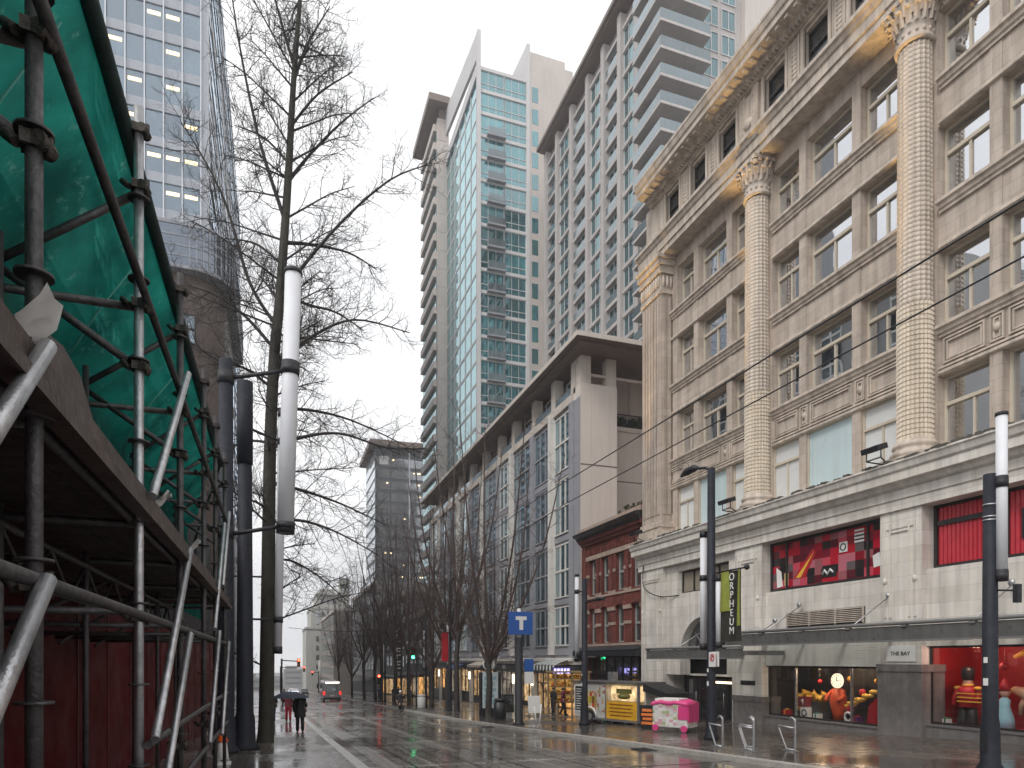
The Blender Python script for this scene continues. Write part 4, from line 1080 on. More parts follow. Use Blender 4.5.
b.build('crown_mullion', mat('crown_steel',(.25,.26,.29),.4,.1,1), Q)
b = MB(); b.prism(rc(.9),'z',-5,41.1); b.build('wall', BROWNW, Q)
for z in (37,32.5,28,23.5):
    for x in (-9.6,-12.6,-15.6): window(Q,'y',75.85,x,x+1.9,z-3,z,OFFGL,DARKFR,(.5,),(.5,),.1)
    w_ = MB(); w_.box(-5.12,-5.06,82,94,z-3,z); w_.build('side_window', OFFGL, Q)
V = empty('opposite_building', (-16,60,G(60)), 'grey stone building behind the scaffold netting', 'building')
b = MB(); b.box(-26,-10,44,80,-4,38); b.build('wall', FARC, V)
for k in range(9):
    for i in range(8): window(V,'x',-9.9,45.2+i*4.3,48.+i*4.3,-1.5+k*4.2,4.6+k*4.2,FARGL,WHITE,(.5,),(.5,),.16,sgn=1)
b = MB(); b.box(-10.1,-9.3,43.6,80.4,36.9,38.2); b.build('cornice', CONC, V)
# ------------------------------------------------------------------ scaffold over the left pavement
A = empty('scaffold', (-1.6,7,.1), 'steel tube scaffold with green debris netting above a covered walkway', 'scaffold')
PX, IX = -.85, -1.62
PYS = [.94,2.98,5.03,7.07,9.3,11.,12.9]
for i, y in enumerate(PYS):
    b = MB(); b.tube([(PX,y,G(y)+.1),(PX,y,5.72)],.03,12); po = b.build('pole', DSTEEL if i != 2 else STEEL, A)
    b = MB()
    z = .35
    while z < 5.6:
        b.tube([(PX,y,z-.006),(PX,y,z+.006)],.066,14); z += .53
    b.build('rosette', DSTEEL, po)
    for z in (4.02,4.43,5.2,5.57,2.38,1.3):
        b = MB()
        b.obox((PX,y,z),(.042,.01,0),(-.008,.038,0),(0,0,.026)); b.tube([(PX-.05,y-.02,z-.02),(PX-.1,y+.02,z+.03)],.02,8); b.tube([(PX+.02,y-.045,z),(PX+.04,y+.045,z)],.032,8); b.tube([(PX+.05,y,z-.05),(PX+.05,y,z+.05)],.014,6)
        b.buildn('coupler', RUST, po)
    b = MB(); b.tube([(IX,y,G(y)+.1),(IX,y,4.75)],.026,10); b.build('inner_pole', DSTEEL, A)
    for (xa,za,xb,zb,n_) in ((IX,4.58,PX,5.2,'brace'),(IX,4.58,PX,4.02,'brace'),(-2.9,4.43,PX,4.43,'transom'),(-2.9,2.42,PX,2.42,'transom'),(-2.9,3.0,PX,3.0,'transom')):
        b = MB(); b.tube([(xa-(.05 if n_=='brace' else 0),y+.05,za),(xb,y+.05,zb)],.026,10); b.build(n_, DSTEEL, A)
for x, z, y1 in ((PX+.055,4.45,13),(PX+.055,2.38,13),(PX+.055,1.54,12.6),(PX+.055,1.04,12.6),(IX,2.62,13),(IX,2.95,13),(PX-.05,3.02,13)):
    b = MB(); b.tube([(x,.6 if z > 1.6 else 5.,z),(x,y1+.1,z)],.027,10); b.build('ledger', DSTEEL, A)
for y0, z0, y1, z1 in ((1.95,2.43,2.77,3.19),(4.9,3.15,6.78,4.68),(5.0,1.58,6.94,3.12),(5.4,1.17,6.96,2.34),(1.9,1.63,2.77,2.38),(9.6,2.5,11.4,4.2),(8.9,1.1,10.4,2.5),(10.9,1.0,12.4,2.4),(11.,3.2,12.5,4.6)):
    b = MB(); b.tube([(PX+.1,y0,z0),(PX+.1,y1,z1)],.029,12); b.build('diagonal', STEEL, A)
for y0, y1 in zip(PYS, PYS[1:]):
    b = MB(); m = 4
    for q in range(m):
        ya = y0+(y1-y0)*q/m; yb = y0+(y1-y0)*(q+1)/m
        b.tube([(IX,ya,2.62 if q%2 else 2.95),(IX,yb,2.95 if q%2 else 2.62)],.015,6)
    b.build('lattice', DSTEEL, A)
    b = MB(); b.tube([(-2.4,y0,2.3),(-1.7,y1,3.15)],.022,8); b.build('brace', DSTEEL, A)
d = MB()
for i in range(9): d.box(-3.05+i*.245,-3.05+i*.245+.235,.2,13.2,3.07+rnd.random()*.008,3.12)
d.build('deck', SHELF, A)
d = MB(); d.box(-.815,-.785,.2,13.2,3.06,3.19); d.box(-.83,-.74,.2,13.2,3.0,3.055); d.build('toe_board', PLY, A)
d = MB(); d.prism([(3.05,3.1),(4.3,3.1),(4.0,3.26),(3.68,3.43),(3.4,3.45),(3.05,3.38)],'x',-.88,-.865); d.build('plywood_sheet', PLY, A)
t = MB(); t.tube([(-.93,.6,5.57),(-.93,13.15,5.57)],.05,10); t.tube([(-.93,13.1,5.57),(-1.7,16.5,4.7),(-1.78,19.6,3.1)],.025,8); t.build('net_hem', SEAM, A)
import mathutils
def nz(x,y,z): return mathutils.noise.noise((x,y,z))
vs = []; fs = []; NU, NV = 26, 150
for j in range(NV+1):
    y = .3+j*(17.6-.3)/NV
    for i in range(NU+1):
        t_ = i/NU; y = .3+j*(13.1-.3+(0 if t_ > .9 else 6.5*(1-t_/.9)))/NV
        if t_ < .55: x = -1.78+.04*t_/.55; z = 3.1+1.6*t_/.55
        else: q = (t_-.55)/.45; x = -1.74+.8*q; z = 4.7+.87*q
        sag = math.sin(math.pi*t_)
        x += sag*(.09*nz(y*.9,z*.6,1)+.05*nz(y*2.6,z*.9,4)+.02*nz(y*6,z*3,8)+.05*math.sin(y*3.07+.6)*t_); z += sag*.07*nz(y*1.1,3,5)
        vs.append((x,y,z))
for j in range(NV):
    for i in range(NU): a = j*(NU+1)+i; fs.append((a,a+1,a+NU+2,a+NU+1))
n = MB(); n.add(vs,fs,0,True); n.build('netting', NET, A)
n = MB()
for y in (4.1,6.3,8.6):
    n.tube([(-1.05,y,5.4),(-1.35,y+.15,5.05),(-1.66,y+.3,4.6)],.008,5)
n.build('net_seam', mat('light_green_seam',(.12,.4,.34),.6,.1,3), A)
for (y,z,s) in ((5.35,3.25,.08),(7.35,3.24,.09),(2.72,3.28,.1)):
    n = MB(); vs = []; fs = []
    for i in range(6):
        for j in range(4): vs.append((-.8+.05*nz(i,j,z)+.03*j, y-s+i*s*.4, z+j*s*.35-.06+.05*nz(i*2.,j*2.,y)))
    for i in range(5):
        for j in range(3): a = i*4+j; fs.append((a,a+1,a+5,a+4))
    n.add(vs,fs,0,True); n.build('plastic_sheet', WHITE, A)
Hd = empty('hoarding', (-2.95,7,.1), 'glossy dark red hoarding along the back of the scaffold walkway', 'hoarding')
b = MB(); b.box(-3.1,-2.95,-3,38,-2,3.05); b.build('panel', HOARD, Hd)
b = MB()
for i in range(19): b.box(-2.95,-2.935,-2+i*2.05,-1.97+i*2.05,-1.9,3.0)
b.build('batten', mat('dark_red_trim',(.06,.004,.006),.4,.1,3), Hd)
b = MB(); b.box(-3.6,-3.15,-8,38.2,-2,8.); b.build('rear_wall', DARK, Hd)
C = empty('traffic_cone', (-1.3,19.0,G(19)+.12), 'orange topped white delineator cone at the foot of the dark posts', 'traffic cone')
b = MB(); b.box(-1.5,-1.1,18.8,19.2,G(19)+.12,G(19)+.17); b.lathe([(.17,0),(.12,.4),(.11,.52)],(-1.3,19,G(19)+.17),20); b.build('body', WHITE, C)
b = MB(); b.lathe([(.125,0),(.15,.02),(.1,.12),(.07,.3),(.05,.36)],(-1.3,19,G(19)+.69),20); b.build('cap', ORANGE, C)

# ------------------------------------------------------------------ trees
def catmull(P, n=5):
    P = [Vector(p) for p in P]; out = []
    for i in range(len(P)-1):
        p0 = P[max(i-1,0)]; p1 = P[i]; p2 = P[i+1]; p3 = P[min(i+2,len(P)-1)]
        for k in range(n):
            t = k/n; out.append(.5*((2*p1)+(-p0+p2)*t+(2*p0-5*p1+4*p2-p3)*t*t+(-p0+3*p1-3*p2+p3)*t**3))
    return out+[P[-1]]
def twigs(mb, rg, p, d, L, r, lvl, up=.15):
    n = 4 if lvl else 3
    pts = [p.copy()]; dd = d.normalized()
    for i in range(n):
        dd = (dd + Vector((rg.gauss(0,.16),rg.gauss(0,.16),rg.gauss(0,.14)+up*.35))).normalized()
        pts.append(pts[-1]+dd*L/n)
    mb.tube(pts,[r*(1-.7*i/n) for i in range(n+1)],4 if lvl > 1 else 3,0,True,False)
    if lvl <= 0: return
    k = {3:6,2:6,1:4}[lvl]
    for i in range(k):
        t = .2+.8*(i+rg.random())/k; j = min(int(t*n),n-1); f = t*n-j
        q = pts[j].lerp(pts[j+1],f); ax = (pts[j+1]-pts[j]).normalized()
        o = ax.orthogonal(); o.rotate(mathutils.Quaternion(ax, rg.random()*6.28))
        nd = ax*rg.uniform(.5,.9)+o*rg.uniform(.5,.9)
        twigs(mb, rg, q, nd, L*rg.uniform(.42,.68)*(1.15-.5*t), r*.5, lvl-1, up)
def limb(mb, rg, P, r0, r1, sub, spread, lvl=2, start=.2, n=6, up=.15):
    pts = catmull(P)
    mb.tube(pts,[r0+(r1-r0)*i/(len(pts)-1) for i in range(len(pts))],n,0,True,False)
    Ls = sum((b-a).length for a,b in zip(pts,pts[1:]))
    for i in range(sub):
        t = start+(1-start)*(i+rg.random())/sub; j = min(int(t*(len(pts)-1)),len(pts)-2)
        q = pts[j]; ax = (pts[j+1]-pts[j]).normalized(); o = ax.orthogonal(); o.rotate(mathutils.Quaternion(ax, rg.random()*6.28))
        twigs(mb, rg, q, ax*.8+o*rg.uniform(.5,1.), spread*rg.uniform(.5,1.1)*(1.1-.45*t), max(r0*.3*(1-.6*t),.016), lvl, up)
Tn = empty('street_tree', (-.37,25.7,G(25.7)+.12), 'tall bare tree with a straight dark trunk beside the lamp tubes on the left pavement', 'tree')
rg = random.Random(11)
b = MB(); tr = [(-.37,25.7,-.9),(-.33,25.7,0),(-.27,25.7,4.2),(-.2,25.7,9.5),(-.05,25.7,13),(.13,25.7,15),(.41,25.7,19.3),(.58,25.7,22.6),(.82,25.7,25.9),(1.0,25.7,29)]
tp = catmull(tr,6); RR = [.33,.26,.24,.21,.185,.165,.13,.1,.07,.03]
b.tube(tp,[RR[min(int(i/6),9)]+(RR[min(int(i/6)+1,9)]-RR[min(int(i/6),9)])*(i%6)/6 for i in range(len(tp))],14); b.build('trunk', BARKG, Tn)
b = MB()
LB = [  # main limbs: (x, dy, z) points
 [(.1,0,14.8),(.9,-.5,16),(2.4,-1,17.8),(3.9,-1.2,19.3),(5.2,-1.4,20.0)],
 [(.4,0,19.2),(1.2,.6,20.8),(2.3,1,22.5),(3.6,1.2,24)],
 [(.0,0,14.0),(-.9,.4,15.6),(-1.7,.7,18.4),(-2.6,1,20.3),(-3.2,1.1,21.2)],
 [(.3,0,17.8),(-.5,-.4,20),(-1.1,-.7,22.6),(-1.5,-.8,25.2)],
 [(.0,0,12.6),(1.0,-.5,13.4),(2.6,-.9,14.2),(4.6,-1.,14.)],
 [(.0,0,11.0),(1.1,.5,11.3),(2.7,.8,11.2),(4.8,1.2,10.6)],
 [(-.2,0,9.6),(.9,-.4,10),(2.2,-.6,10.2),(3.8,-.8,9.8),(5.2,-.9,9.9)],
 [(-.2,0,8.4),(1.,.5,8.3),(2.4,.9,8.),(4.1,1.3,7.4)],
 [(-.25,0,7.0),(.8,-.6,7.0),(2.,-1.,6.6),(3.4,-1.4,5.8)],
 [(-.27,0,5.6),(.5,.3,5.7),(1.5,.6,5.2),(2.6,.8,4.3)],
 [(-.2,0,11.8),(-1.0,-.3,12.2),(-1.9,-.5,12.3),(-3.2,-.8,13)],
 [(-.2,0,9.8),(-1.0,.4,9.9),(-2.,.5,9.4),(-2.8,.6,9.6)],
 [(-.1,0,13.2),(-1.1,.4,14.4),(-2.2,.6,15.1),(-3.6,.9,15.4)],
 [(-.25,0,7.4),(-.8,-.5,7.6),(-1.4,-1,7.2)],
 [(.5,0,21.2),(1.4,-.5,22.2),(2.6,-.8,23.1)],
 [(.6,0,22.9),(1.1,.3,24.6),(1.9,.5,26.4)],
 [(.6,0,23.4),(0,-.3,25.2),(-.4,-.5,26.6)],
 [(.3,0,17.0),(1.2,.5,17.4),(2.6,.9,17.6),(3.7,1.,17.2)],
 [(.2,0,16.2),(-.7,.4,17),(-1.8,.8,17.2)],
 [(.15,0,15.4),(1.0,.9,15.4),(2.2,1.6,15.6),(3.3,1.9,15.2)],
 [(.4,0,19.9),(-.4,.6,21),(-1.4,1,21.5)],
 [(0,0,12),(.4,-1.4,12.8),(1.4,-2.6,13.2)],[(0,0,15),(-.3,1.6,16.2),(-.6,2.6,17)],
]
for P in LB:
    P = [(x,25.7+dy,z) for x,dy,z in P]; L_ = (Vector(P[0])-Vector(P[-1])).length
    limb(b, rg, P, .075 if L_ > 3.5 else .055, .016, int(10+L_*3.2), 1.9, 2, .1)
for i in range(46):
    z = 4.5+23*(i/46)**.9; j = min(int(len(tp)*(z+.9)/29.9),len(tp)-2); q = tp[j]; w = rg.random()*6.28; Ln = rg.uniform(1.6,3.6)*(1-.5*max(0,z-18)/10)
    c_, s_ = math.cos(w), math.sin(w); up_ = rg.uniform(-.05,.45) if z < 14 else rg.uniform(.25,.8)
    limb(b, rg, [q,q+Vector((c_*.3,s_*.3,up_*.35))*Ln,q+Vector((c_*.65,s_*.65,up_*.75))*Ln,q+Vector((c_,s_,up_))*Ln], .04, .012, 12, 1.4, 2, .15)
b.build('crown', BARK, Tn)
def street_tree(seed, h, fork):
    o = empty('street_tree', (0,0,0), 'x', 'tree', 'bare street trees along the right kerb'); rg = random.Random(seed)
    b = MB(); z1 = h*.3 if not fork else h*.2
    b.tube(catmull([(0,0,0),(.03,0,.5),(rg.uniform(-.1,.1),0,z1*.6),(rg.uniform(-.15,.15),.05,z1)],4),[.26,.2,.19,.185,.185,.18,.18,.175,.17,.17,.165,.165,.16],10); b.build('trunk', BARK, o)
    b = MB(); nl = 6 if fork else 7
    for i in range(nl):
        w = 6.28*i/nl+rg.uniform(-.4,.4); s = rg.uniform(.5,1.) if i else .1
        zb = z1*rg.uniform(.78,1.) if i else z1-.1
        hh = h*(1-.18*s*rg.random()); R_ = h*(.3 if fork else .22)*s
        c, q = math.cos(w), math.sin(w)
        P = [(0,0,zb),(c*R_*.4,q*R_*.4,zb+(hh-zb)*.22),(c*R_*.8,q*R_*.8,zb+(hh-zb)*.55),(c*R_*1.05+rg.uniform(-.4,.4),q*R_*1.05,hh)]
        limb(b, rg, P, .1, .02, 15, h*.19, 2, .12, up=.2)
    b.build('crown', TWIG, o); return o
pr = [street_tree(21,16.5,True), street_tree(22,17.5,False), street_tree(23,15.,False)]
TL = [(489,12.2,39.6,0,1.,'bare forked tree rising behind the white information pylon'),
      (457,12.2,47.3,1,1.,'bare straight tree beside the red street banner'),
      (447,12.2,50.3,2,1.,'thin bare tree just left of the red street banner'),
      (431,12.2,55.6,0,.95,'bare tree with spreading limbs beside the green traffic light'),
      (409,12.2,65.9,2,1.,'bare tree behind the red pedestrian signal'),
      (395,12.2,74.2,1,1.05,'dark bare tree beside the vertical white lettered sign'),
      (381,12.2,84.6,2,1.1,'slim bare tree left of the vertical lettered sign'),
      (375,12.2,89.6,1,1.05,'bare tree in front of the pale five storey building'),
      (364,12.2,101.2,2,1.1,'far bare tree to the right of the shuttle bus'),
      (352,12.2,118.5,0,1.05,'farthest bare tree on the right kerb just beyond the shuttle bus'),
      (340,12.6,150,1,1.1,'bare tree far down the street in front of the stone building steps'),
      (470,16.5,52.,2,.8,'small bare tree close to the hotel shopfronts')]
used = set()
for px_, x, y, k, sc, lab in TL:
    o = pr[k]
    if k in used: o = dup(o)
    used.add(k)
    o.location = (x,y,G(y)+.1); o.rotation_euler = (0,0,px_*1.7); o.scale = (sc*1.1,)*3; o['label'] = lab

# ------------------------------------------------------------------ lamp posts
def post(o, x, y, z0, z1, r0, r1, m=POSTM, n=14):
    b = MB(); b.lathe([(r0*1.7,0),(r0*1.7,.1),(r0*1.25,.22),(r0*1.15,1.0),(r0,1.15),(r1,z1-z0)],(x,y,z0),n); p = b.build('post', m, o)
    if r0 > .14:
        b = MB(); b.box(x-r0*1.18,x-r0*1.12,y-.07,y+.07,z0+.45,z0+.85); b.build('access_door', IRON, p)
        for dz, s in ((1.9,.05),(2.35,.04)):
            b = MB(); b.obox((x-r0*1.0-.002,y-r0*.1,z0+dz),(.004,0,0),(0,s,0),(0,0,s*1.5)); b.build('sticker', WHITE, p)
    return p
def ltube(o, p0, p1, r, at, bands=((0,.03),(.97,1.))):
    b = MB(); b.tube([p0,p1],r,20); t = b.build('lamp_tube', TUBEM, o)
    p0, p1 = Vector(p0), Vector(p1); b = MB()
    for a, c in bands: b.tube([p0.lerp(p1,a),p0.lerp(p1,c)],r*1.12,20)
    b.build('collar', IRON, t)
    for (q, f) in at:
        b = MB(); b.tube([q, p0.lerp(p1,f)],.06 if r > .16 else .035,10); e = p0.lerp(p1,f); b.tube([e-(p1-p0).normalized()*.1,e+(p1-p0).normalized()*.1],r*1.15,20); b.build('arm', IRON, o)
def cobra(o, x, y, z, dy):
    b = MB(); b.tube([(x,y,z-.25),(x,y+dy*.2,z-.02),(x,y+dy*.5,z+.1)],.05,8); b.build('lamp_arm', IRON, o)
    b = MB(); P = [(x,y+dy*.42,z+.08),(x,y+dy*.55,z+.14),(x,y+dy*.8,z+.14),(x,y+dy,z+.06)]
    b.tube(P,[.05,.13,.14,.04],10); b.build('lamp_head', IRON, o)
o = empty('lamp_post', (-1.42,22.18,G(22.18)+.12), 'dark post nearest the scaffold holding the biggest white lamp tube on long arms', 'lamp post')
post(o,-1.42,22.18,G(22.2)+.12,11.1,.23,.2)
ltube(o,(.27,21.9,5.95),(.5,21.9,14.0),.24,(((-1.42,22.18,10.55),.62),((-1.42,22.18,5.85),.03)),((0,.04),(.985,1.),(.6,.65)))
b = MB()
for z in (5.75,10.4): b.tube([(-1.42,22.18,z),(-1.42,22.18,z+.35)],.23,14)
b.build('clamp', IRON, o)
o = empty('lamp_post', (-.89,23.2,G(23.2)+.12), 'second dark post with a thinner white lamp tube between the first post and the tree', 'lamp post')
post(o,-.93,23.2,G(23.2)+.12,10.9,.26,.19)
ltube(o,(.05,23.4,2.3),(.2,23.4,10.2),.13,(((-.93,23.2,9.5),.87),((-.93,23.2,3.4),.14)))
b = MB(); b.tube([(-.93,23.2,8.3),(-.93,23.2,10.9)],.24,14); b.build('upper_sleeve', POSTM, o)
o = empty('lamp_post', (14,19.75,G(19.75)+.12), 'dark lamp post with a no parking sign in front of the store entrance', 'lamp post')
post(o,14,19.75,G(19.75)+.12,8.62,.15,.13); cobra(o,14,19.7,8.75,1.9)
ltube(o,(14,20.2,2.45),(14,20.2,6.45),.115,(((14,19.75,6.6),1.),((14,19.75,4.95),.62),((14,19.75,2.6),.03)))
ltube(o,(14,19.33,2.5),(14,19.33,4.95),.1,(((14,19.75,2.6),.04),((14,19.75,4.8),.95)))
b = MB(); b.box(13.94,13.99,19.3,19.7,1.88,2.38); b.obox((13.86,19.5,2.12),(.004,0,0),(0,.19,0),(0,0,.25)); sg = b.build('parking_sign', WHITE, o)
b = MB(); b.tube([(13.85,19.5+.11*math.cos(i*math.pi/10),2.18+.11*math.sin(i*math.pi/10)) for i in range(21)],.018,6); b.obox((13.85,19.5,2.18),(.004,0,0),(0,.08,-.08),(0,.012,.012)); b.build('prohibition_ring', RED, sg)
text('lettering','P',.17,(13.853,19.5,2.18),FACE_X,BLACKP,sg)
o = empty('banner', (14,18.8,4.0), 'black and lime vertical banner hung from the lamp post by the store entrance', 'banner')
vs = []; fs = []
def bann(y0,y1,z0,z1,x,m,mb):
    n_ = 8; vs = []; fs = []
    for j in range(n_+1):
        for i in range(n_+1):
            yy = y0+(y1-y0)*i/n_; z_ = z0+(z1-z0)*j/n_; vs.append((x+.05*math.sin(yy*7+z_*.8),yy,z_))
    for j in range(n_):
        for i in range(n_): a = j*(n_+1)+i; fs.append((a,a+1,a+n_+2,a+n_+1))
    mb.add(vs,fs,m,True)
b = MB(); bann(18.15,19.2,2.7,5.0,14.02,0,b); cl = b.build('cloth', mat('black_banner_cloth',(.03,.028,.02),.6,.2,3), o)
LIME = mat('lime_cloth',(.27,.3,.05),.6,.15,4,streak=.2)
b = MB(); bann(18.75,19.2,3.7,4.99,13.98,0,b); bann(18.15,18.3,3.2,4.99,13.98,0,b); b.prism([(18.75,3.7),(19.2,3.7),(19.2,3.95)],'x',13.97,13.975); b.build('lime_panel', LIME, cl)
for i, ch in enumerate('ORPHEUM'): text('lettering',ch,.34,(13.93,18.56,4.78-i*.29),FACE_X,WHITE,cl)
b = MB(); b.tube([(14.02,19.7,5.03),(14.02,17.95,5.03)],.03,8); b.ball((14.02,17.92,5.03),.09); b.build('banner_arm', IRON, o)
o = empty('lamp_post', (14,10.15,G(10.15)+.12), 'black pole nearest the camera with a tall white lamp tube before the red window', 'lamp post')
post(o,14,10.15,G(10.15)+.12,5.95,.15,.125)
ltube(o,(14.08,9.97,3.75),(14.08,9.97,7.18),.105,(((14,10.15,5.75),.58),((14,10.15,3.75),.02)),((0,.06),(.98,1.),(.56,.62)))
b = MB(); b.tube([(14,10.15,3.55),(14.05,9.68,3.5)],.02,8); b.box(13.98,14.1,9.58,9.68,3.25,3.62); b.build('sensor_box', IRON, o)
b = MB()
for z in (5.3,5.05,4.98): b.tube([(14,10.15,z),(14,10.15,z+.03)],.138,14)
b.build('steel_band', STEEL, o)
o = empty('lamp_post', (13.6,29.2,G(29.2)+.12), 'dark lamp post standing in front of the food trailer', 'lamp post')
post(o,13.6,29.0,G(29)+.12,5.9,.15,.12)
ltube(o,(13.6,29.85,2.0),(13.6,29.85,6.2),.1,(((13.6,29.0,5.3),.8),((13.6,29.0,2.2),.04)))
b = MB(); b.tube([(13.6,29.0,4.75),(13.7,27.6,4.85)],.04,8); b.build('lamp_arm', IRON, o)
b = MB(); b.tube([(13.7,27.9,4.85),(13.7,27.2,4.83)],[.1,.07],10); b.tube([(13.6,29.3,2.35),(13.6,29.6,2.35)],.16,10); b.build('lamp_head', IRON, o)
def far_post(x,y,h,lab):
    o = empty('lamp_post',(x,y,G(y)+.12),lab,'lamp post'); z0 = G(y)+.12
    post(o,x,y,z0,z0+h,.12,.09); cobra(o,x,y,z0+h,-1.8)
    ltube(o,(x,y+.5,z0+3.2),(x,y+.5,z0+7.),.13,(((x,y,z0+3.3),.04),((x,y,z0+6.8),.95)))
    return o
far_post(12.3,58.5,9.5,'thin lamp post carrying the green traffic light')
far_post(12.0,80,9.5,'lamp post among the trees near the vertical lettered sign')
o = far_post(12.1,49.,9.5,'lamp post carrying the red street banner')
o = empty('banner',(11.8,48.9,3),'plain red street banner hung on a lamp post among the trees','banner')
b = MB(); b.box(11.45,11.95,48.9,48.94,2.0,4.1); b.build('cloth', RED, o); b = MB(); b.tube([(11.4,48.92,4.13),(12.1,48.95,4.13)],.03,6); b.build('banner_arm', IRON, o)

# ------------------------------------------------------------------ signs and street furniture
gz = G(31)+.12
o = empty('transit_sign', (11.1,31.1,gz), 'square blue sign with a white letter T on a dark post at the kerb', 'sign')
b = MB(); b.lathe([(.28,0),(.28,.05),(.2,.1),(.19,4.2)],(11.1,31.1,gz),14); b.build('post', IRON, o)
b = MB(); b.tube([(11.1,31.1,gz+4.2),(11.1,31.1,gz+5.6)],.09,12); b.build('mast', WHITE, o)
b = MB(); b.box(10.52,11.74,30.9,31.02,3.32,4.42); sf = b.build('sign_panel', BLUE, o, .01)
b = MB(); b.box(10.86,11.42,30.88,30.895,4.02,4.2); b.box(11.05,11.24,30.88,30.895,3.55,4.02); b.build('letter', WHITE, sf)
b = MB(); b.box(11.32,11.78,30.9,30.95,1.55,2.15); b.build('small_sign', BLUE, o); b = MB(); b.box(11.32,11.78,30.9,30.95,.95,1.53); b.build('notice_sign', WHITE, o)
gz = G(40.2)+.12
o = empty('information_pylon', (12.45,40.2,gz), 'white information pylon topped by a round black and white emblem', 'sign')
b = MB(); b.box(11.95,12.95,40.1,40.4,gz+.5,gz+2.7); sp = b.build('panel', mat('pylon_board',(.6,.68,.7),.3,.08,2), o)
b = MB()
for i in range(5): b.box(12.05,12.8-.1*(i%2),40.08,40.095,gz+.8+i*.36,gz+1.0+i*.36)
b.build('print', mat('pale_blue_print',(.3,.48,.55),.4,.2,3), sp)
b = MB(); b.box(12.95,13.15,40.1,40.4,gz,gz+2.7); b.box(11.8,11.95,40.1,40.4,gz,gz+2.7); b.box(12.,12.9,40.1,40.4,gz,gz+.5); b.build('frame', BLACKP, o)
b = MB(); b.tube([(12.45,40.15,gz+3.2),(12.45,40.35,gz+3.2)],.42,24); b.build('emblem', WHITE, o)
b = MB(); b.tube([(12.45+.36*math.cos(i*math.pi/10),40.12,gz+3.2+.36*math.sin(i*math.pi/10)) for i in range(21)],.035,6); b.tube([(12.45,40.12,gz+2.98),(12.45,40.12,gz+3.42)],.07,8); b.build('emblem_mark', BLACKP, o)
o = empty('theatre_sign', (13,77,G(77)), 'tall black vertical sign with white letter strokes among the trees', 'sign')
gz = G(77)
b = MB(); b.box(12.6,13.5,77,77.3,.8,6.2); sf = b.build('sign_panel', BLACKP, o); b = MB()
for i in range(7):
    z = 5.6-i*.75
    b.box(12.8,13.3,76.97,76.995,z,z+.14); b.box(12.8,12.95,76.97,76.995,z-.35,z); 
    if i % 2: b.box(12.96,13.25,76.97,76.995,z-.35,z-.22)
b.build('letter_stroke', WHITE, sf); b = MB(); b.tube([(13.4,77.15,gz),(13.4,77.15,1.)],.12,8); b.build('post', IRON, o)
def signal(x,y,z,col,lab,arm=None,hb=(.02,.02,.02)):
    o = empty('traffic_signal',(x,y,z),lab,'traffic light')
    b = MB(); b.box(x-.22,x+.22,y,y+.3,z-.6,z+.6); hd = b.build('housing', mat('signal_housing',hb,.4,.1,2), o)
    cs = [(.35,.02,.01),(.3,.16,.01),(.01,.2,.06)]
    for i in range(3):
        b = MB(); b.tube([(x,y-.03,z+.38-i*.38),(x,y+.02,z+.38-i*.38)],.15,14)
        lit = (col == 'r' and i == 0) or (col == 'g' and i == 2)
        b.build('lens', emit('lit_'+('red' if col=='r' else 'green')+'_lens',(1.,.06,.03) if col=='r' else (.05,1.,.35),9.) if lit else mat('dark_lens',tuple(c*.15 for c in cs[i]),.3,.1,2), hd)
    if arm:
        b = MB(); b.tube([(arm,y+.4,z+.35),(x+.2,y+.4,z+.2)],.07,8); b.tube([(arm,y+.4,G(y)),(arm,y+.4,z+.6)],.12,8); b.build('mast_arm', IRON, o)
    else:
        b = MB(); b.tube([(x+.35,y+.2,G(y)),(x+.35,y+.2,z+.7)],.07,8); b.tube([(x+.35,y+.2,z),(x,y+.3,z)],.04,6); b.build('post', IRON, o)
signal(3.0,100,1.7,'r','yellow traffic light glowing red on a mast arm over the far street',.75,(.5,.2,.02))
signal(11.85,62,2.75,'g','traffic light showing green beside the trees')
signal(12.6,68,.1,'r','low red pedestrian signal behind the kerbside trees')
signal(11.6,82,-.2,'r','small red signal left of the vertical lettered sign')
def rack(x,y,lab):
    o = empty('bike_rack',(x,y,G(y)+.12),lab,'bike rack','galvanised bike racks on the pavement'); z = G(y)+.1
    b = MB(); P = [(x,y,z+.02),(x,y,z+.8),(x,y+.04,z+.9),(x,y+.12,z+.94),(x,y+.2,z+.9)]
    b.tube(catmull(P,4),.035,10); b.tube([(x,y+.02,z+.66),(x,y+.66,z+.68),(x,y+.64,z+.6),(x,y+.34,z+.05),(x,y,z+.05)],.026,8); b.box(x-.08,x+.08,y-.1,y+.45,z,z+.03); b.build('frame', STEEL, o)
rack(12.62,17.25,'galvanised bike rack at the foot of the lamp post with the no parking sign')
rack(13.2,16.55,'galvanised bike rack second from the lamp post, set slightly back from its neighbour')
rack(12.7,15.95,'galvanised bike rack in the middle, third from the lamp post')
rack(13.7,15.45,'galvanised bike rack farthest from the lamp post, in front of the dark display window')
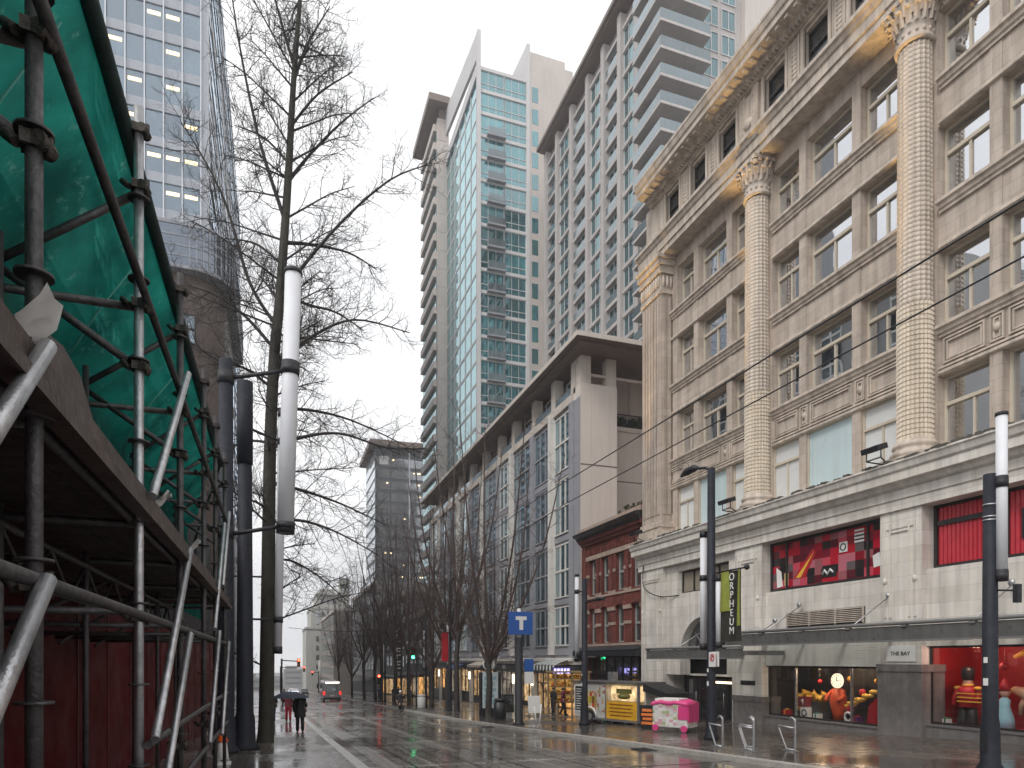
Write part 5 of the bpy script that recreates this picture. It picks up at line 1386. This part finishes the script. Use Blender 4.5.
# covered pink vending cart
o = empty('vending_cart',(14.85,23.4,G(23.4)+.12),'white printed vending cart under a bright pink tarpaulin','cart'); z = G(23.4)+.12
PRN = collage('white_floral_print',[(.6,.6,.57),(.5,.5,.46),(.62,.6,.58),(.55,.3,.35),(.35,.4,.2),(.64,.62,.6),(.52,.5,.5),(.6,.55,.53)],.13,.11,.4)
b = MB(); U = Vector((.55,-.83,0)); V_ = Vector((.83,.55,0)); c0 = Vector((14.9,23.4,z+.68))
b.obox(c0+Vector((0,0,.02)),U*.74,V_*.5,(0,0,.5)); b.build('body', PRN, o, .04)
b = MB(); vs = []; fs = []
prof = [(-.53,.42),(-.56,.48),(-.5,.56),(0,.62),(.5,.56),(.56,.48),(.53,.42)]
for i in range(9):
    t_ = -1+2*i/8
    for (v_,h_) in prof: vs.append(c0+U*.78*t_+V_*v_+Vector((0,0,h_+.03*math.sin(i*2+v_*5)-.05*(abs(t_)>.9))))
for i in range(8):
    for j in range(6): a = i*7+j; fs.append((a,a+1,a+8,a+7))
fs.append((0,1,2,3,4,5,6)); fs.append(tuple(56+k for k in range(7)))
b.add(vs,fs,0,True); cv = b.build('tarpaulin', PINK, o)
b = MB(); b.obox(c0+U*.77+Vector((0,0,.1)),U*.02,V_*.5,(0,0,.35)); b.obox(c0-V_*.515+U*.55+Vector((0,0,.12)),U*.2,V_*.012,(0,0,.26)); b.build('tarpaulin_flap', PINK, o)
b = MB(); b.obox(c0-U*.15+Vector((0,0,.6)),U*.5,V_*.45,(0,0,.045)); b.build('white_patch', WHITE, cv)
for s in (-.6,.6): b = MB(); w0 = c0+U*s-V_*.5+Vector((0,0,-.5)); b.tube([w0-V_*.05,w0+V_*.05],.13,14); b.build('wheel', PINK, o)
o = empty('sandwich_board',(14.8,25.3,G(25.3)+.12),'small black sandwich board with orange lettering strips beside the pink cart','sign'); z = G(25.3)+.12
b = MB(); b.obox((14.8,25.3,z+.5),(.2,-.3,0),(.03,.02,0),(0,.06,.5)); sf = b.build('board', BLACKP, o); b = MB()
for i in range(4): b.obox((14.765-.0,25.277-.02+.02*i,z+.25+i*.18),(.15-.03*(i%2),-.225+.045*(i%2),0),(.03,.02,0),(0,0,.055))
b.build('print', mat('orange_print',(.75,.2,.05),.5,.2,4), sf)
# food trailer
FT = empty('food_trailer',(14.9,29.6,G(29.6)+.12),'white food trailer with a lit serving hatch and yellow menu board','trailer'); z = G(30)+.12
U = Vector((1.35,-4.05,0)); Lt = U.length; U.normalize(); V_ = Vector((-U.y,U.x,0)); P0 = Vector((14.2,31.5,z))
if V_.x < 0: V_ = -V_
def tb(mb,u0,u1,v0,v1,z0,z1,m=0): mb.obox(P0+U*(u0+u1)/2+V_*(v0+v1)/2+Vector((0,0,(z0+z1)/2)),U*(u1-u0)/2,V_*(v1-v0)/2,(0,0,(z1-z0)/2),m)
b = MB(); tb(b,0,2.25,.0,1.8,.28,1.95); tb(b,2.25,Lt,.5,1.8,.28,1.95); tb(b,2.25,Lt,0,.5,.28,.4); b.build('body', mat('trailer_white',(.62,.6,.56),.4,.1,2,streak=.2), FT, .02)
b = MB(); tb(b,-.06,Lt+.06,-.1,1.85,1.97,2.05); b.build('roof', mat('trailer_roof',(.1,.1,.1),.4,.2,2), FT)
b = MB(); tb(b,.05,.75,-.04,0,.5,1.85); mo = b.build('menu_board', WHITE, FT); b = MB(); tb(b,.14,.66,-.052,-.042,.58,1.78); b.build('chalk_panel', BLACKP, mo)
b = MB()
for i in range(9): tb(b,.22,.5+.1*(i%3),-.06,-.053,.66+i*.12,.7+i*.12)
b.build('lettering', WHITE, mo)
FOOD = collage('food_pictures',[(.45,.3,.05),(.12,.1,.02),(.5,.05,.03),(.35,.35,.08),(.6,.45,.3),(.2,.05,.03),(.5,.4,.05)],.16,.17,.3)
b = MB(); tb(b,.9,1.55,-.035,-.003,.55,1.55); b.build('food_poster', FOOD, FT)
MEN = collage('menu_print',[(.6,.58,.54),(.62,.6,.57),(.5,.28,.15),(.4,.42,.2),(.6,.59,.56),(.5,.1,.08),(.63,.6,.57)],.1,.16,.4)
b = MB(); tb(b,1.62,2.2,-.03,-.003,.6,1.85); b.build('menu_poster', MEN, FT)
b = MB(); tb(b,2.3,Lt-.08,.3,.49,1.15,1.85); b.build('serving_hatch', emit('lit_hatch',(1.,.7,.36),.75,.5,2.), FT)
b = MB(); tb(b,2.75,3.7,.16,.2,1.5,1.72); b.ball(P0+U*3.2+V_*.25+Vector((0,0,1.38)),.35,(1,1,.45),10); b.build('hanging_sign', mat('olive_sign',(.14,.13,.03),.5,.2,4), FT)
b = MB(); tb(b,2.28,Lt-.05,-.03,.1,.3,1.12); yo = b.build('yellow_board', mat('yellow_menu_board',(.62,.33,.02),.45,.2,3), FT)
b = MB()
for i in range(4): tb(b,2.5,Lt-.4+.1*(i%2),-.04,-.031,.45+i*.17,.5+i*.17)
b.build('lettering', mat('brown_print',(.2,.07,.01),.5,.1,3), yo)
b = MB(); tb(b,2.2,2.27,-.05,.1,.3,1.95); tb(b,Lt-.04,Lt+.03,-.05,.1,.3,1.95); b.build('corner_post', STEEL, FT)
b = MB(); tb(b,1.5,Lt+.1,-.15,.1,.2,.275)
for u in (1.9,2.6,3.4,4.1): tb(b,u,u+.05,0,.05,0,.2)
b.build('chassis', STEEL, FT)
for v in (0.,1.75):
    b = MB(); w0 = P0+U*1.2+V_*v+Vector((0,0,.33)); b.tube([w0-V_*.1,w0+V_*.1],.32,18); wo = b.build('wheel', BLACKP, FT); b = MB(); b.tube([w0-V_*.11,w0+V_*.11],.17,14); b.build('rim', STEEL, wo)
b = MB(); w0 = P0+U*1.2+Vector((0,0,.35))
b.tube([w0-V_*.06+U*.42*math.cos(i*math.pi/10)+Vector((0,0,.42*math.sin(i*math.pi/10))) for i in range(11)],.05,6); b.build('mudguard', WHITE, FT)
b = MB(); b.add([P0+U*(Lt+.1)+V_*.2+Vector((0,0,2.0)),P0+U*(Lt+1.5)+V_*.2+Vector((0,0,1.6)),P0+U*(Lt+1.5)+V_*.2+Vector((0,0,1.35)),P0+U*(Lt+.1)+V_*.2+Vector((0,0,1.65)),P0+U*(Lt+.1)+V_*1.7+Vector((0,0,2.0)),P0+U*(Lt+1.5)+V_*1.7+Vector((0,0,1.6)),P0+U*(Lt+1.5)+V_*1.7+Vector((0,0,1.35)),P0+U*(Lt+.1)+V_*1.7+Vector((0,0,1.65))],[(0,1,2,3),(7,6,5,4),(0,4,5,1),(1,5,6,2),(2,6,7,3),(3,7,4,0)]); b.build('side_awning', BLACKP, FT)
b = MB(); tb(b,1.75,2.1,.6,.95,2.05,2.5); b.build('roof_vent', STEEL, FT)
# fruit stand
FS = empty('fruit_stand',(18.5,42.5,G(42.5)+.12),'wooden fruit stand with yellow and orange produce on lit shelves','market stall'); z = G(42.5)+.12
b = MB()
for x in (17.2,18.4,19.6): b.box(x,x+.09,41.2,41.3,z,z+2.7); b.box(x,x+.09,42.4,42.5,z,z+2.7)
for k in range(4): b.box(17.2,19.7,41.2,42.5,z+.7+k*.52,z+.75+k*.52)
b.box(17.1,19.8,41.1,42.6,z+2.7,z+2.8); b.build('shelf_frame', mat('pale_wood',(.4,.28,.15),.6,.2,4), FS)
b = MB(); b.box(17.25,19.65,42.5,42.55,z+.7,z+2.6); b.build('back_panel', emit('lit_stand_back',(1.,.55,.15),.35,.6,3), FS)
for k in range(4):
    b = MB()
    for i in range(60): b.ball((17.3+rnd.random()*2.25,41.3+rnd.random()*.9,z+.82+k*.52+rnd.random()*.12),.07+rnd.random()*.03,(1,1,1),6,0 if (k+i//25) % 2 else 1)
    stuff(b.buildn('fruit', [mat('yellow_fruit',(.7,.45,.04),.5,.2,6), mat('orange_fruit',(.65,.16,.02),.5,.2,6)], FS))
o = empty('neon_sign',(18.8,44,2),'small violet lit sign above the fruit stand','sign')
b = MB(); b.box(18.2,19.6,44.0,44.1,1.0,1.6); sf = b.build('sign_panel', mat('violet_panel',(.1,.08,.25),.4,.1,2), o); b = MB()
for i in range(5): b.box(18.3+i*.25,18.45+i*.25,43.95,43.99,1.15,1.5)
b.build('lit_letter', emit('violet_glow',(.5,.45,1.),2.2), sf)
b = MB(); b.tube([(19.3,44.05,1.6),(20.9,44.3,1.75)],.03,6); b.build('bracket', IRON, o)
def bin_(x,y,lab,m,h=1.15):
    o = empty('litter_bin',(x,y,G(y)+.12),lab,'bin'); z = G(y)+.12
    b = MB(); b.lathe([(.3,0),(.34,.05),(.36,h*.8),(.3,h*.82),(.3,h*.9),(.37,h*.9),(.3,h)],(x,y,z),16); b.build('body', m, o); b = MB(); b.lathe([(.345,0),(.345,.12)],(x,y,z+h*.45),16); b.build('band', STEEL, o)
bin_(11.9,36.5,'black litter bin between the pylon and the blue sign post',BLACKP); bin_(11.6,57.,'pale grey litter bin under the green traffic light',WHITE)
o = empty('newspaper_box',(13.2,39.2,G(39)+.12),'black newspaper box to the right of the white pylon','newspaper box'); z = G(39.2)+.12
b = MB(); b.box(12.95,13.6,39,39.5,z+.25,z+1.35); b.build('cabinet', BLACKP, o, .03); b = MB(); b.box(13.02,13.52,38.97,39.0,z+.7,z+1.25); b.build('door_window', BRGL, o); b = MB(); b.box(13.1,13.5,39.1,39.4,z,z+.25); b.build('pedestal', STEEL, o)
o = empty('site_board',(14.2,37.4,G(37)+.12),'white notice board leaning in front of the warm lit shop','sign'); z = G(37.4)+.12
b = MB(); b.obox((14.3,37.4,z+.75),(.38,0,0),(0,.02,0),(0,.08,.5)); b.build('board', WHITE, o); b = MB(); b.tube([(14.0,37.5,z),(14.0,37.4,z+.4)],.03,6); b.tube([(14.6,37.5,z),(14.6,37.4,z+.4)],.03,6); b.build('leg', STEEL, o)
o = empty('guide_post',(11.7,29.8,G(29.8)+.12),'thin white post leaning beside the blue transit sign','post'); z = G(29.8)+.12
b = MB(); b.tube([(11.65,29.8,z),(11.75,29.8,z+1.0)],.035,8); b.tube([(11.5,29.8,z),(11.4,29.8,z+.9)],.03,8); b.build('tube', WHITE, o)
# overhead wires
for k, (x, z, lab) in enumerate(((7.55,7.02,'upper of the two trolley wires crossing in front of the store columns'),(8.62,7.02,'lower of the two trolley wires crossing in front of the store columns'))):
    b = MB(); b.tube([(x,y,z+G(max(y-20,0))+.25*abs(math.sin(y*math.pi/30))*0) for y in (-2,10,20,35,60,100,160,240)],.013,6)
    o = b.build('trolley_wire', WIRE); tag(o, lab, 'wire', 'trolley wires over the street')
b = MB(); b.tube(catmull([(1.,60,4.8),(5,60,4.55),(12.3,60,4.9)],5),.02,5); tag(b.build('span_wire', WIRE),'span wire crossing the street between the hotel trees','wire')
b = MB(); b.tube(catmull([(20.55,35.6,8.0),(20.3,35.2,6.4),(20.5,33.8,5.7),(20.9,32.2,5.65)],6),.03,6); tag(b.build('wall_cable', WIRE),'slack black cable drooping across the store corner above the entrance','cable')
b = MB(); b.tube([(20.7,36.02,2.),(20.62,36.05,8.2)],.05,8); tag(b.build('drain_pipe', IRON),'dark drain pipe at the joint of the store and the brick building','pipe')

for x, y, lab in ((4.6,21.5,'round cast iron manhole cover in the road nearest the camera'),(6.9,33,'round cast iron manhole cover in the middle of the road'),(3.4,48,'round manhole cover near the left kerb')):
    o = empty('manhole_cover',(x,y,G(y)),lab,'manhole'); b = MB(); b.prism([(x+.36*math.cos(i*math.pi/14),y+.36*math.sin(i*math.pi/14)) for i in range(28)],'z',G(y)-.02,G(y)+.018); b.build('cover', mat('cast_iron',(.05,.045,.04),.4,.3,9,.4,40,metal=.5), o)
for y, lab in ((18.6,'dark drain grate by the kerb in front of the pink cart'),(31.5,'dark drain grate by the kerb near the blue transit sign')):
    x = kx(KR,y)-.35; o = empty('drain_grate',(x,y,G(y)),lab,'drain'); b = MB()
    for i in range(9): b.box(x-.2,x+.2,y-.36+i*.08,y-.32+i*.08,G(y)-.02,G(y)+.03)
    b.box(x-.23,x-.2,y-.4,y+.4,G(y)-.02,G(y)+.03); b.box(x+.2,x+.23,y-.4,y+.4,G(y)-.02,G(y)+.03); b.buildn('grate', IRON, o)
RAILM = mat('worn_steel_rail',(.2,.19,.18),.3,.2,6,metal=.7)
# ------------------------------------------------------------------ vehicles
def wheel(o,x,y,z,r,w=.11):
    b = MB(); b.tube([(x-w,y,z),(x+w,y,z)],r,16); wo = b.build('wheel', BLACKP, o); b = MB(); b.tube([(x-w-.01,y,z),(x+w+.01,y,z)],r*.55,12); b.build('rim', STEEL, wo)
TAIL = emit('red_tail_light',(1.,.03,.02),1.6); HEADL = emit('white_headlight',(1.,.95,.85),12.)
o = empty('shuttle_bus',(7.1,97,G(97)),'grey shuttle bus seen from behind with red tail lights and lit roof strip','bus'); z = G(97)
b = MB(); b.prism([(-1.2,.4),(1.2,.4),(1.22,1.5),(1.12,2.6),(.95,2.8),(-.95,2.8),(-1.12,2.6),(-1.22,1.5)],'y',94,101.5); 
b2 = MB(); b2.v = [(x+7.1,y,zz+z) for x,y,zz in b.v]; b2.f = b.f; b2.m = b.m; b2.s = b.s
b2.build('body', mat('bus_grey_paint',(.32,.3,.31),.3,.1,2,coat=.4), o)
b = MB(); b.box(6.35,7.85,93.95,93.99,z+1.45,z+2.3); b.build('rear_window', BRGL, o); b = MB(); b.box(5.83,5.86,94.5,101,z+1.5,z+2.3); b.build('side_window', BRGL, o)
b = MB(); b.box(6.2,8.,93.94,93.99,z+2.55,z+2.72); b.build('roof_strip', emit('lit_roof_strip',(1.,.9,.8),2.5), o)
for x in (6.05,8.15): b = MB(); b.box(x-.1,x+.1,93.93,93.98,z+1.0,z+1.45); b.build('tail_light', TAIL, o)
b = MB(); b.box(5.95,8.25,93.85,93.98,z+.4,z+.65); b.build('bumper', BLACKP, o); b = MB(); b.box(6.8,7.4,93.93,93.985,z+.8,z+1.0); b.build('number_plate', WHITE, o)
for x in (6.1,8.1):
    for y in (95.3,99.8): wheel(o,x,y,z+.42,.42,.14)
b = MB(); b.box(5.5,5.7,101.2,101.4,z+1.6,z+2.2); b.tube([(5.9,101.3,z+2.2),(5.6,101.3,z+2.0)],.03,6); b.build('mirror', BLACKP, o)
def car(x,y,m,lab,rear=True):
    o = empty('car',(x,y,G(y)),lab,'car'); z = G(y); s = 1 if rear else -1
    b = MB(); P = [(-2.1,.35),(2.1,.35),(2.15,.75),(1.9,.95),(1.1,1.02),(-1.9,1.05),(-2.15,.8)]
    b.prism([(y+s*u,z+v) for u,v in P],'x',x-.85,x+.85); b.prism([(y+s*u,z+v) for u,v in [(-1.75,1.04),(1.0,1.01),(.35,1.48),(-1.2,1.5)]],'x',x-.72,x+.72); b.build('body', m, o, .04)
    b = MB(); ya = y-s*1.53
    b.obox((x,y-s*1.52,z+1.27),(.6,0,0),(0,-s*.2,-.17*1),(0,.01,.012)); b.build('rear_window' if rear else 'windscreen', BRGL, o)
    for q in (-1,1):
        b = MB(); b.box(x+q*.725-.006,x+q*.725+.006,y-1.1,y+.5,z+1.1,z+1.42); b.build('side_window', BRGL, o)
        b = MB(); b.box(x+q*.65-.16,x+q*.65+.16,y-s*2.16,y-s*2.12,z+.72,z+.9); b.build('tail_light' if rear else 'headlight', TAIL if rear else HEADL, o)
        for u in (-1.3,1.3): wheel(o,x+q*.78,y+u,z+.32,.32)
car(3.6,150,mat('red_car_paint',(.45,.015,.02),.3,.05,2,coat=.5),'red car far down the street with its tail lights on')
car(2.7,128,mat('white_car_paint',(.7,.7,.7),.3,.05,2,coat=.5),'white car near the left kerb far down the street')
car(5.0,190,mat('silver_car_paint',(.35,.36,.38),.3,.05,2,coat=.5),'silver car with headlights on coming up the far street',False)
car(3.9,175,mat('dark_red_car_paint',(.3,.01,.015),.3,.05,2,coat=.5),'dark red car ahead of the red car near the vanishing point')
car(2.75,112,mat('dark_blue_car_paint',(.02,.03,.08),.3,.05,2,coat=.5),'dark blue car at the left kerb behind the umbrella walker')
car(6.2,165,mat('black_car_paint',(.02,.02,.022),.3,.05,2,coat=.5),'black car with headlights on beside the silver car',False)
car(4.4,215,mat('white_far_car_paint',(.65,.65,.65),.3,.05,2,coat=.5),'white car with headlights on farthest up the street',False)
signal(5.6,150,.2,'r','red traffic light on a mast arm above the red car',.9,(.4,.18,.02))
signal(9.2,190,-1.5,'r','red traffic light beyond the shuttle bus roof',10.8)
o = empty('orange_van',(9.0,112,G(112)),'orange and yellow service van parked just right of the shuttle bus','van'); z = G(112)
b = MB(); b.box(8.15,9.75,110,115,z+.4,z+2.1); b.build('body', mat('orange_van_paint',(.6,.2,.03),.4,.2,1), o, .08); b = MB(); b.box(8.35,9.55,109.96,109.99,z+1.2,z+1.85); b.build('rear_window', BRGL, o)
for x in (8.3,9.6):
    b = MB(); b.box(x-.1,x+.1,109.95,109.99,z+.8,z+1.15); b.build('tail_light', TAIL, o); wheel(o,x,111,z+.35,.35); wheel(o,x,114,z+.35,.35)
# ------------------------------------------------------------------ people
def person(x,y,head,lab,coat,legs,hair,h=1.72,walk=.25,clen=.42,arm='down',zoff=.12,sit=False,hood=None):
    z0 = G(y)+zoff
    o = empty('person',(0,0,0),lab,'person'); s = h/1.75
    hip, kn, an = .93, .5, .08; w = walk
    J = {'pel':(0,0,.95),'sp':(0,.01,1.2),'ch':(0,.0,1.38),'nk':(0,0,1.5),'hd':(0,-.02,1.6),'tp':(0,-.01,1.71)}
    if sit: w = 0
    for sd, q in (('l',1),('r',-1)):
        f = w*q
        J['h'+sd] = (.09*q,0,.9); J['k'+sd] = (.1*q,-.22*f-.06 if f>0 else -.15*f-.05+.0,kn+.01); J['a'+sd] = (.1*q,-.9*f,an+(.04 if f<0 else 0)); J['t'+sd] = (.11*q,-.9*f-.16,.03)
        J['s'+sd] = (.18*q,0,1.42)
        if arm == 'up' and q > 0: J['e'+sd] = (.25,-.12,1.2); J['w'+sd] = (.15,-.26,1.36); J['f'+sd] = (.13,-.27,1.45)
        else: J['e'+sd] = (.25*q,.03+.1*f,1.14); J['w'+sd] = (.24*q,-.08+.3*f,.9); J['f'+sd] = (.23*q,-.1+.33*f,.8)
    if sit:
        for sd, q in (('l',1),('r',-1)): J['k'+sd] = (.12*q,-.42,.9); J['a'+sd] = (.12*q,-.42,.5); J['t'+sd] = (.12*q,-.58,.46)
    RA = dict(pel=.13,sp=.12,ch=.13,nk=.055,hd=.085,tp=.06)
    for q in 'lr': RA.update({'h'+q:.085,'k'+q:.055,'a'+q:.04,'t'+q:.035,'s'+q:.06,'e'+q:.042,'w'+q:.03,'f'+q:.03})
    ks = list(J); ix = {k:i for i,k in enumerate(ks)}
    E_ = [('pel','sp'),('sp','ch'),('ch','nk'),('nk','hd'),('hd','tp')]
    for q in 'lr': E_ += [('pel','h'+q),('h'+q,'k'+q),('k'+q,'a'+q),('a'+q,'t'+q),('ch','s'+q),('s'+q,'e'+q),('e'+q,'w'+q),('w'+q,'f'+q)]
    me = bpy.data.meshes.new('body'); me.from_pydata([tuple(c*s for c in J[k]) for k in ks],[(ix[a],ix[b]) for a,b in E_],[])
    t = bpy.data.objects.new('body', me); COL.objects.link(t)
    m = t.modifiers.new('skin','SKIN'); t.modifiers.new('sub','SUBSURF').levels = 1
    for k in ks: me.skin_vertices[0].data[ix[k]].radius = (RA[k]*s,)*2
    me.skin_vertices[0].data[0].use_root = True
    ev = bpy.data.meshes.new_from_object(t.evaluated_get(bpy.context.evaluated_depsgraph_get())); bpy.data.objects.remove(t)
    ev.materials.clear(); ev.materials.append(SKIN)
    for p in ev.polygons: p.use_smooth = True
    bo = bpy.data.objects.new('body', ev); COL.objects.link(bo); bo.parent = o
    V = {k: Vector(J[k])*s for k in J}
    b = MB()
    for q in 'lr': b.tube([V['h'+q]+Vector((0,0,.05)),V['h'+q].lerp(V['k'+q],.5),V['k'+q],V['k'+q].lerp(V['a'+q],.5),V['a'+q]],[.11*s,.1*s,.08*s,.075*s,.07*s],10)
    b.build('trousers', legs, o)
    b = MB()
    for q in 'lr': b.tube([V['a'+q]+Vector((0,.06,-.03)),V['a'+q]+Vector((0,-.03,-.02)),V['t'+q]],[.05*s,.058*s,.04*s],8)
    b.build('shoe', BLACKP, o)
    b = MB(); zs_ = 1.52; zb = zs_-clen-.25
    prof = [(.22,zb),(.19,.95 if zb<.9 else zb+.05),(.165,1.15),(.2,1.36),(.19,1.43),(.09,1.52),(.06,1.53)]
    vs = []; fs = []; n = 16
    for r_,zz in prof:
        for k in range(n): a = 6.283*k/n; vs.append((r_*1.12*math.cos(a)*s,r_*.72*math.sin(a)*s,zz*s))
    for i in range(len(prof)-1):
        for k in range(n): fs.append((i*n+k,i*n+(k+1)%n,(i+1)*n+(k+1)%n,(i+1)*n+k))
    b.add(vs,fs,0,True)
    for q in 'lr': b.tube([V['ch'].lerp(V['s'+q],.6),V['s'+q],V['e'+q],V['w'+q]],[.07*s,.085*s,.068*s,.055*s],10)
    b.build('coat', coat, o)
    b = MB(); b.ball((0,.012*s,1.655*s),.1*s,(.92,1.05,1.0),12); b.build('hood' if hood else 'hair', hood or hair, o)
    b = MB(); b.tube([(0,-.1*s,1.63*s),(0,-.125*s,1.6*s)],[.012*s,.018*s],6); b.build('nose', SKIN, o)
    o.location = (x,y,z0); o.rotation_euler = (0,0,head)
    return o
BLK = mat('black_coat_cloth',(.015,.015,.018),.7,.2,6); NAVY = mat('navy_cloth',(.02,.025,.05),.7,.2,6); GREYC = mat('grey_cloth',(.1,.1,.11),.7,.2,6)
MAR = mat('maroon_cloth',(.14,.012,.03),.7,.2,6); BLUC = mat('blue_cloth',(.05,.09,.25),.7,.2,6); TAN = mat('tan_cloth',(.22,.15,.1),.7,.2,6); REDP = mat('red_trouser_cloth',(.35,.01,.03),.7,.2,6)
HB_ = mat('dark_hair',(.02,.015,.012),.6,.2,8); HG = mat('grey_hair',(.4,.38,.36),.6,.2,8)
person(.98,30.8,math.pi,'person in a long black coat walking away under a dark umbrella',BLK,BLK,HG,1.74,.16,.62)
o = empty('umbrella',(.66,30.9,.1),'open dark blue umbrella held over the black coated walker on the left pavement','umbrella')
b = MB(); vs = [(.6,30.9,.74)]; fs = []
for j in range(1,4):
    for k in range(16):
        a = 6.283*k/16; r_ = .82*j/3*(1 if k % 2 == 0 else .95); vs.append((.6+r_*math.cos(a),30.9+r_*math.sin(a),.74-.03*j*j+.02*(k%2)))
for k in range(16): fs.append((0,1+k,1+(k+1)%16))
for j in range(2):
    for k in range(16): a = 1+j*16+k; c = 1+j*16+(k+1)%16; fs.append((a,a+16,c+16,c))
b.add(vs,fs,0,True); cn = b.build('canopy', NAVY, o); b = MB(); b.tube([(.6,30.9,.8),(.66,30.9,-.15)],.012,6); b.build('shaft', STEEL, o)
b = MB()
for k in range(0,16,2): a = 6.283*k/16; b.tube([(.6,30.9,.68),(.6+.8*math.cos(a),30.9+.8*math.sin(a),.47)],.006,4)
b.build('rib', STEEL, cn)
person(.66,40.6,math.pi,'person in maroon jacket and red trousers walking ahead of the umbrella carrier',MAR,REDP,HB_,1.66,.2,.35,'up')
person(-.2,40,math.pi,'person in dark clothes half hidden behind the tall tree trunk',BLK,NAVY,HB_,1.72,.2)
person(.7,66,math.pi,'distant person in black walking on the left pavement beyond the umbrella',BLK,BLK,HB_,1.75,.2,.5)
PL = [(16.6,38.5,1.,'person in a maroon jacket standing by the white notice board',MAR,BLK,HB_),
      (17.0,41.0,-1.2,'person in black reaching towards the fruit stand',BLK,BLK,HB_),
      (14.6,47,.6,'person in a blue jacket walking past the lit shops',BLUC,NAVY,HB_),
      (15.8,50,2.8,'person in black waiting by the hotel shop windows',BLK,GREYC,HB_),
      (14.0,44,3.1,'person in a tan coat walking behind the white pylon',TAN,BLK,HB_),
      (15.4,60,.2,'person in grey walking towards the camera beside the shop awning',GREYC,BLK,HB_),
      (13.4,72,3.0,'person in pale grey coat among the far trees',mat('pale_grey_cloth',(.3,.3,.31),.7,.1,6),NAVY,HB_),
      (13.0,80,.3,'person in navy near the vertical lettered sign',NAVY,BLK,HB_),
      (14.6,86,3.,'person in dark clothes walking far along the right pavement',BLK,BLK,HB_),
      (13.2,93,.4,'person in blue standing behind the slim trees',BLUC,BLK,HB_)]
for x,y,hd,lab,c,l,hr in PL: person(x,y,hd,lab,c,l,hr,1.68+rnd.random()*.14,.18)
bk = empty('bicycle',(8.0,46.2,G(46.2)),'dark bicycle ridden along the right edge of the road','bicycle'); z = G(46.2)
for y in (45.65,46.75):
    b = MB(); b.tube([(8.,y+.33*math.cos(i*math.pi/10),z+.35+.33*math.sin(i*math.pi/10)) for i in range(21)],.022,6); b.build('wheel', BLACKP, bk)
b = MB(); b.tube([(8,45.65,z+.35),(8,45.8,z+.95),(8,45.85,z+1.05)],.02,6); b.tube([(8,45.82,z+.85),(8,46.25,z+.4),(8,46.75,z+.35),(8,46.4,z+.85),(8,46.25,z+.4)],.018,6); b.tube([(8,45.82,z+.85),(8,46.4,z+.8)],.018,6); b.build('frame', IRON, bk)
b = MB(); b.tube([(7.72,45.9,z+1.06),(8.,45.83,z+1.06),(8.28,45.9,z+1.06)],.016,6); b.build('handlebar', IRON, bk); b = MB(); b.ball((8,46.42,z+.9),.11,(.8,1.3,.35),8); b.build('saddle', BLACKP, bk)
person(8.0,46.4,0,'cyclist in dark clothes and a pale helmet riding towards the camera',BLK,BLK,HG,1.72,0,.34,'up',.0+.03,True,WHITE)

hz = MB(); hz.box(-905,905,-65,1205,-21,132); hm = bpy.data.materials.new('rain_haze'); hm.use_nodes = True; ht = hm.node_tree; ht.nodes.clear()
ho = ht.nodes.new('ShaderNodeOutputMaterial'); hv = ht.nodes.new('ShaderNodeVolumePrincipled'); hv.inputs['Density'].default_value = .0007; hv.inputs['Color'].default_value = (.93,.94,.96,1); hv.inputs['Anisotropy'].default_value = .2
ht.links.new(hv.outputs[0], ho.inputs['Volume']); hob = hz.build('haze', hm); hob['kind'] = 'stuff'
# ------------------------------------------------------------------ sky, sun, camera
wd = bpy.data.worlds.new('World'); SC.world = wd; wd.use_nodes = True
nt = wd.node_tree; nt.nodes.clear(); k = N(nt)
sun_el, sun_az = R(48), R(-118)          # soft sun high behind the left-hand roofs
sk = k.n('ShaderNodeTexSky', sky_type='NISHITA'); sk.sun_disc = False; sk.sun_elevation = sun_el; sk.sun_rotation = sun_az
sk.air_density = 1.5; sk.dust_density = 4.
hs = k.n('ShaderNodeHueSaturation'); hs.inputs['Saturation'].default_value = .15; k.l(sk.outputs[0], hs.inputs['Color'])
tc = k.n('ShaderNodeTexCoord'); nn = k.noise(k.scalev(tc.outputs['Generated'], (1,1,2.2)), 2.2, 5, .55)
cl = k.ramp(nn, [(.34,(8.4,8.5,8.8)),(.62,(11.2,11.2,11.3))])
mxs = k.mix(.85, hs.outputs[0], cl)
bg = k.n('ShaderNodeBackground'); bg.inputs[1].default_value = .1; k.l(mxs, bg.inputs[0])
ow = k.n('ShaderNodeOutputWorld'); k.l(bg.outputs[0], ow.inputs[0])
s = bpy.data.lights.new('sun','SUN'); s.energy = 1.1; s.angle = R(18); s.color = (1.,.96,.9)
so = bpy.data.objects.new('sun', s); COL.objects.link(so)
dv = Vector((math.sin(sun_az)*math.cos(sun_el), math.cos(sun_az)*math.cos(sun_el), math.sin(sun_el)))
so.rotation_euler = dv.to_track_quat('Z','Y').to_euler(); so.location = (0,0,60)
cam = bpy.data.cameras.new('camera'); co = bpy.data.objects.new('camera', cam); COL.objects.link(co)
cam.sensor_width = 36; cam.lens = 683*36/1024; cam.shift_y = 276/1024; cam.clip_end = 6000; cam.clip_start = .05
co.location = (0,0,2.1); co.rotation_euler = (R(90),0,-math.atan(236/683)); SC.camera = co
vs_ = SC.view_settings; vs_.view_transform = 'Standard'; vs_.look = 'None'; vs_.gamma = 1; vs_.use_curve_mapping = False; vs_.exposure = 0.5
SC.render.engine = 'CYCLES'
SC.cycles.max_bounces = 6; SC.cycles.transparent_max_bounces = 8
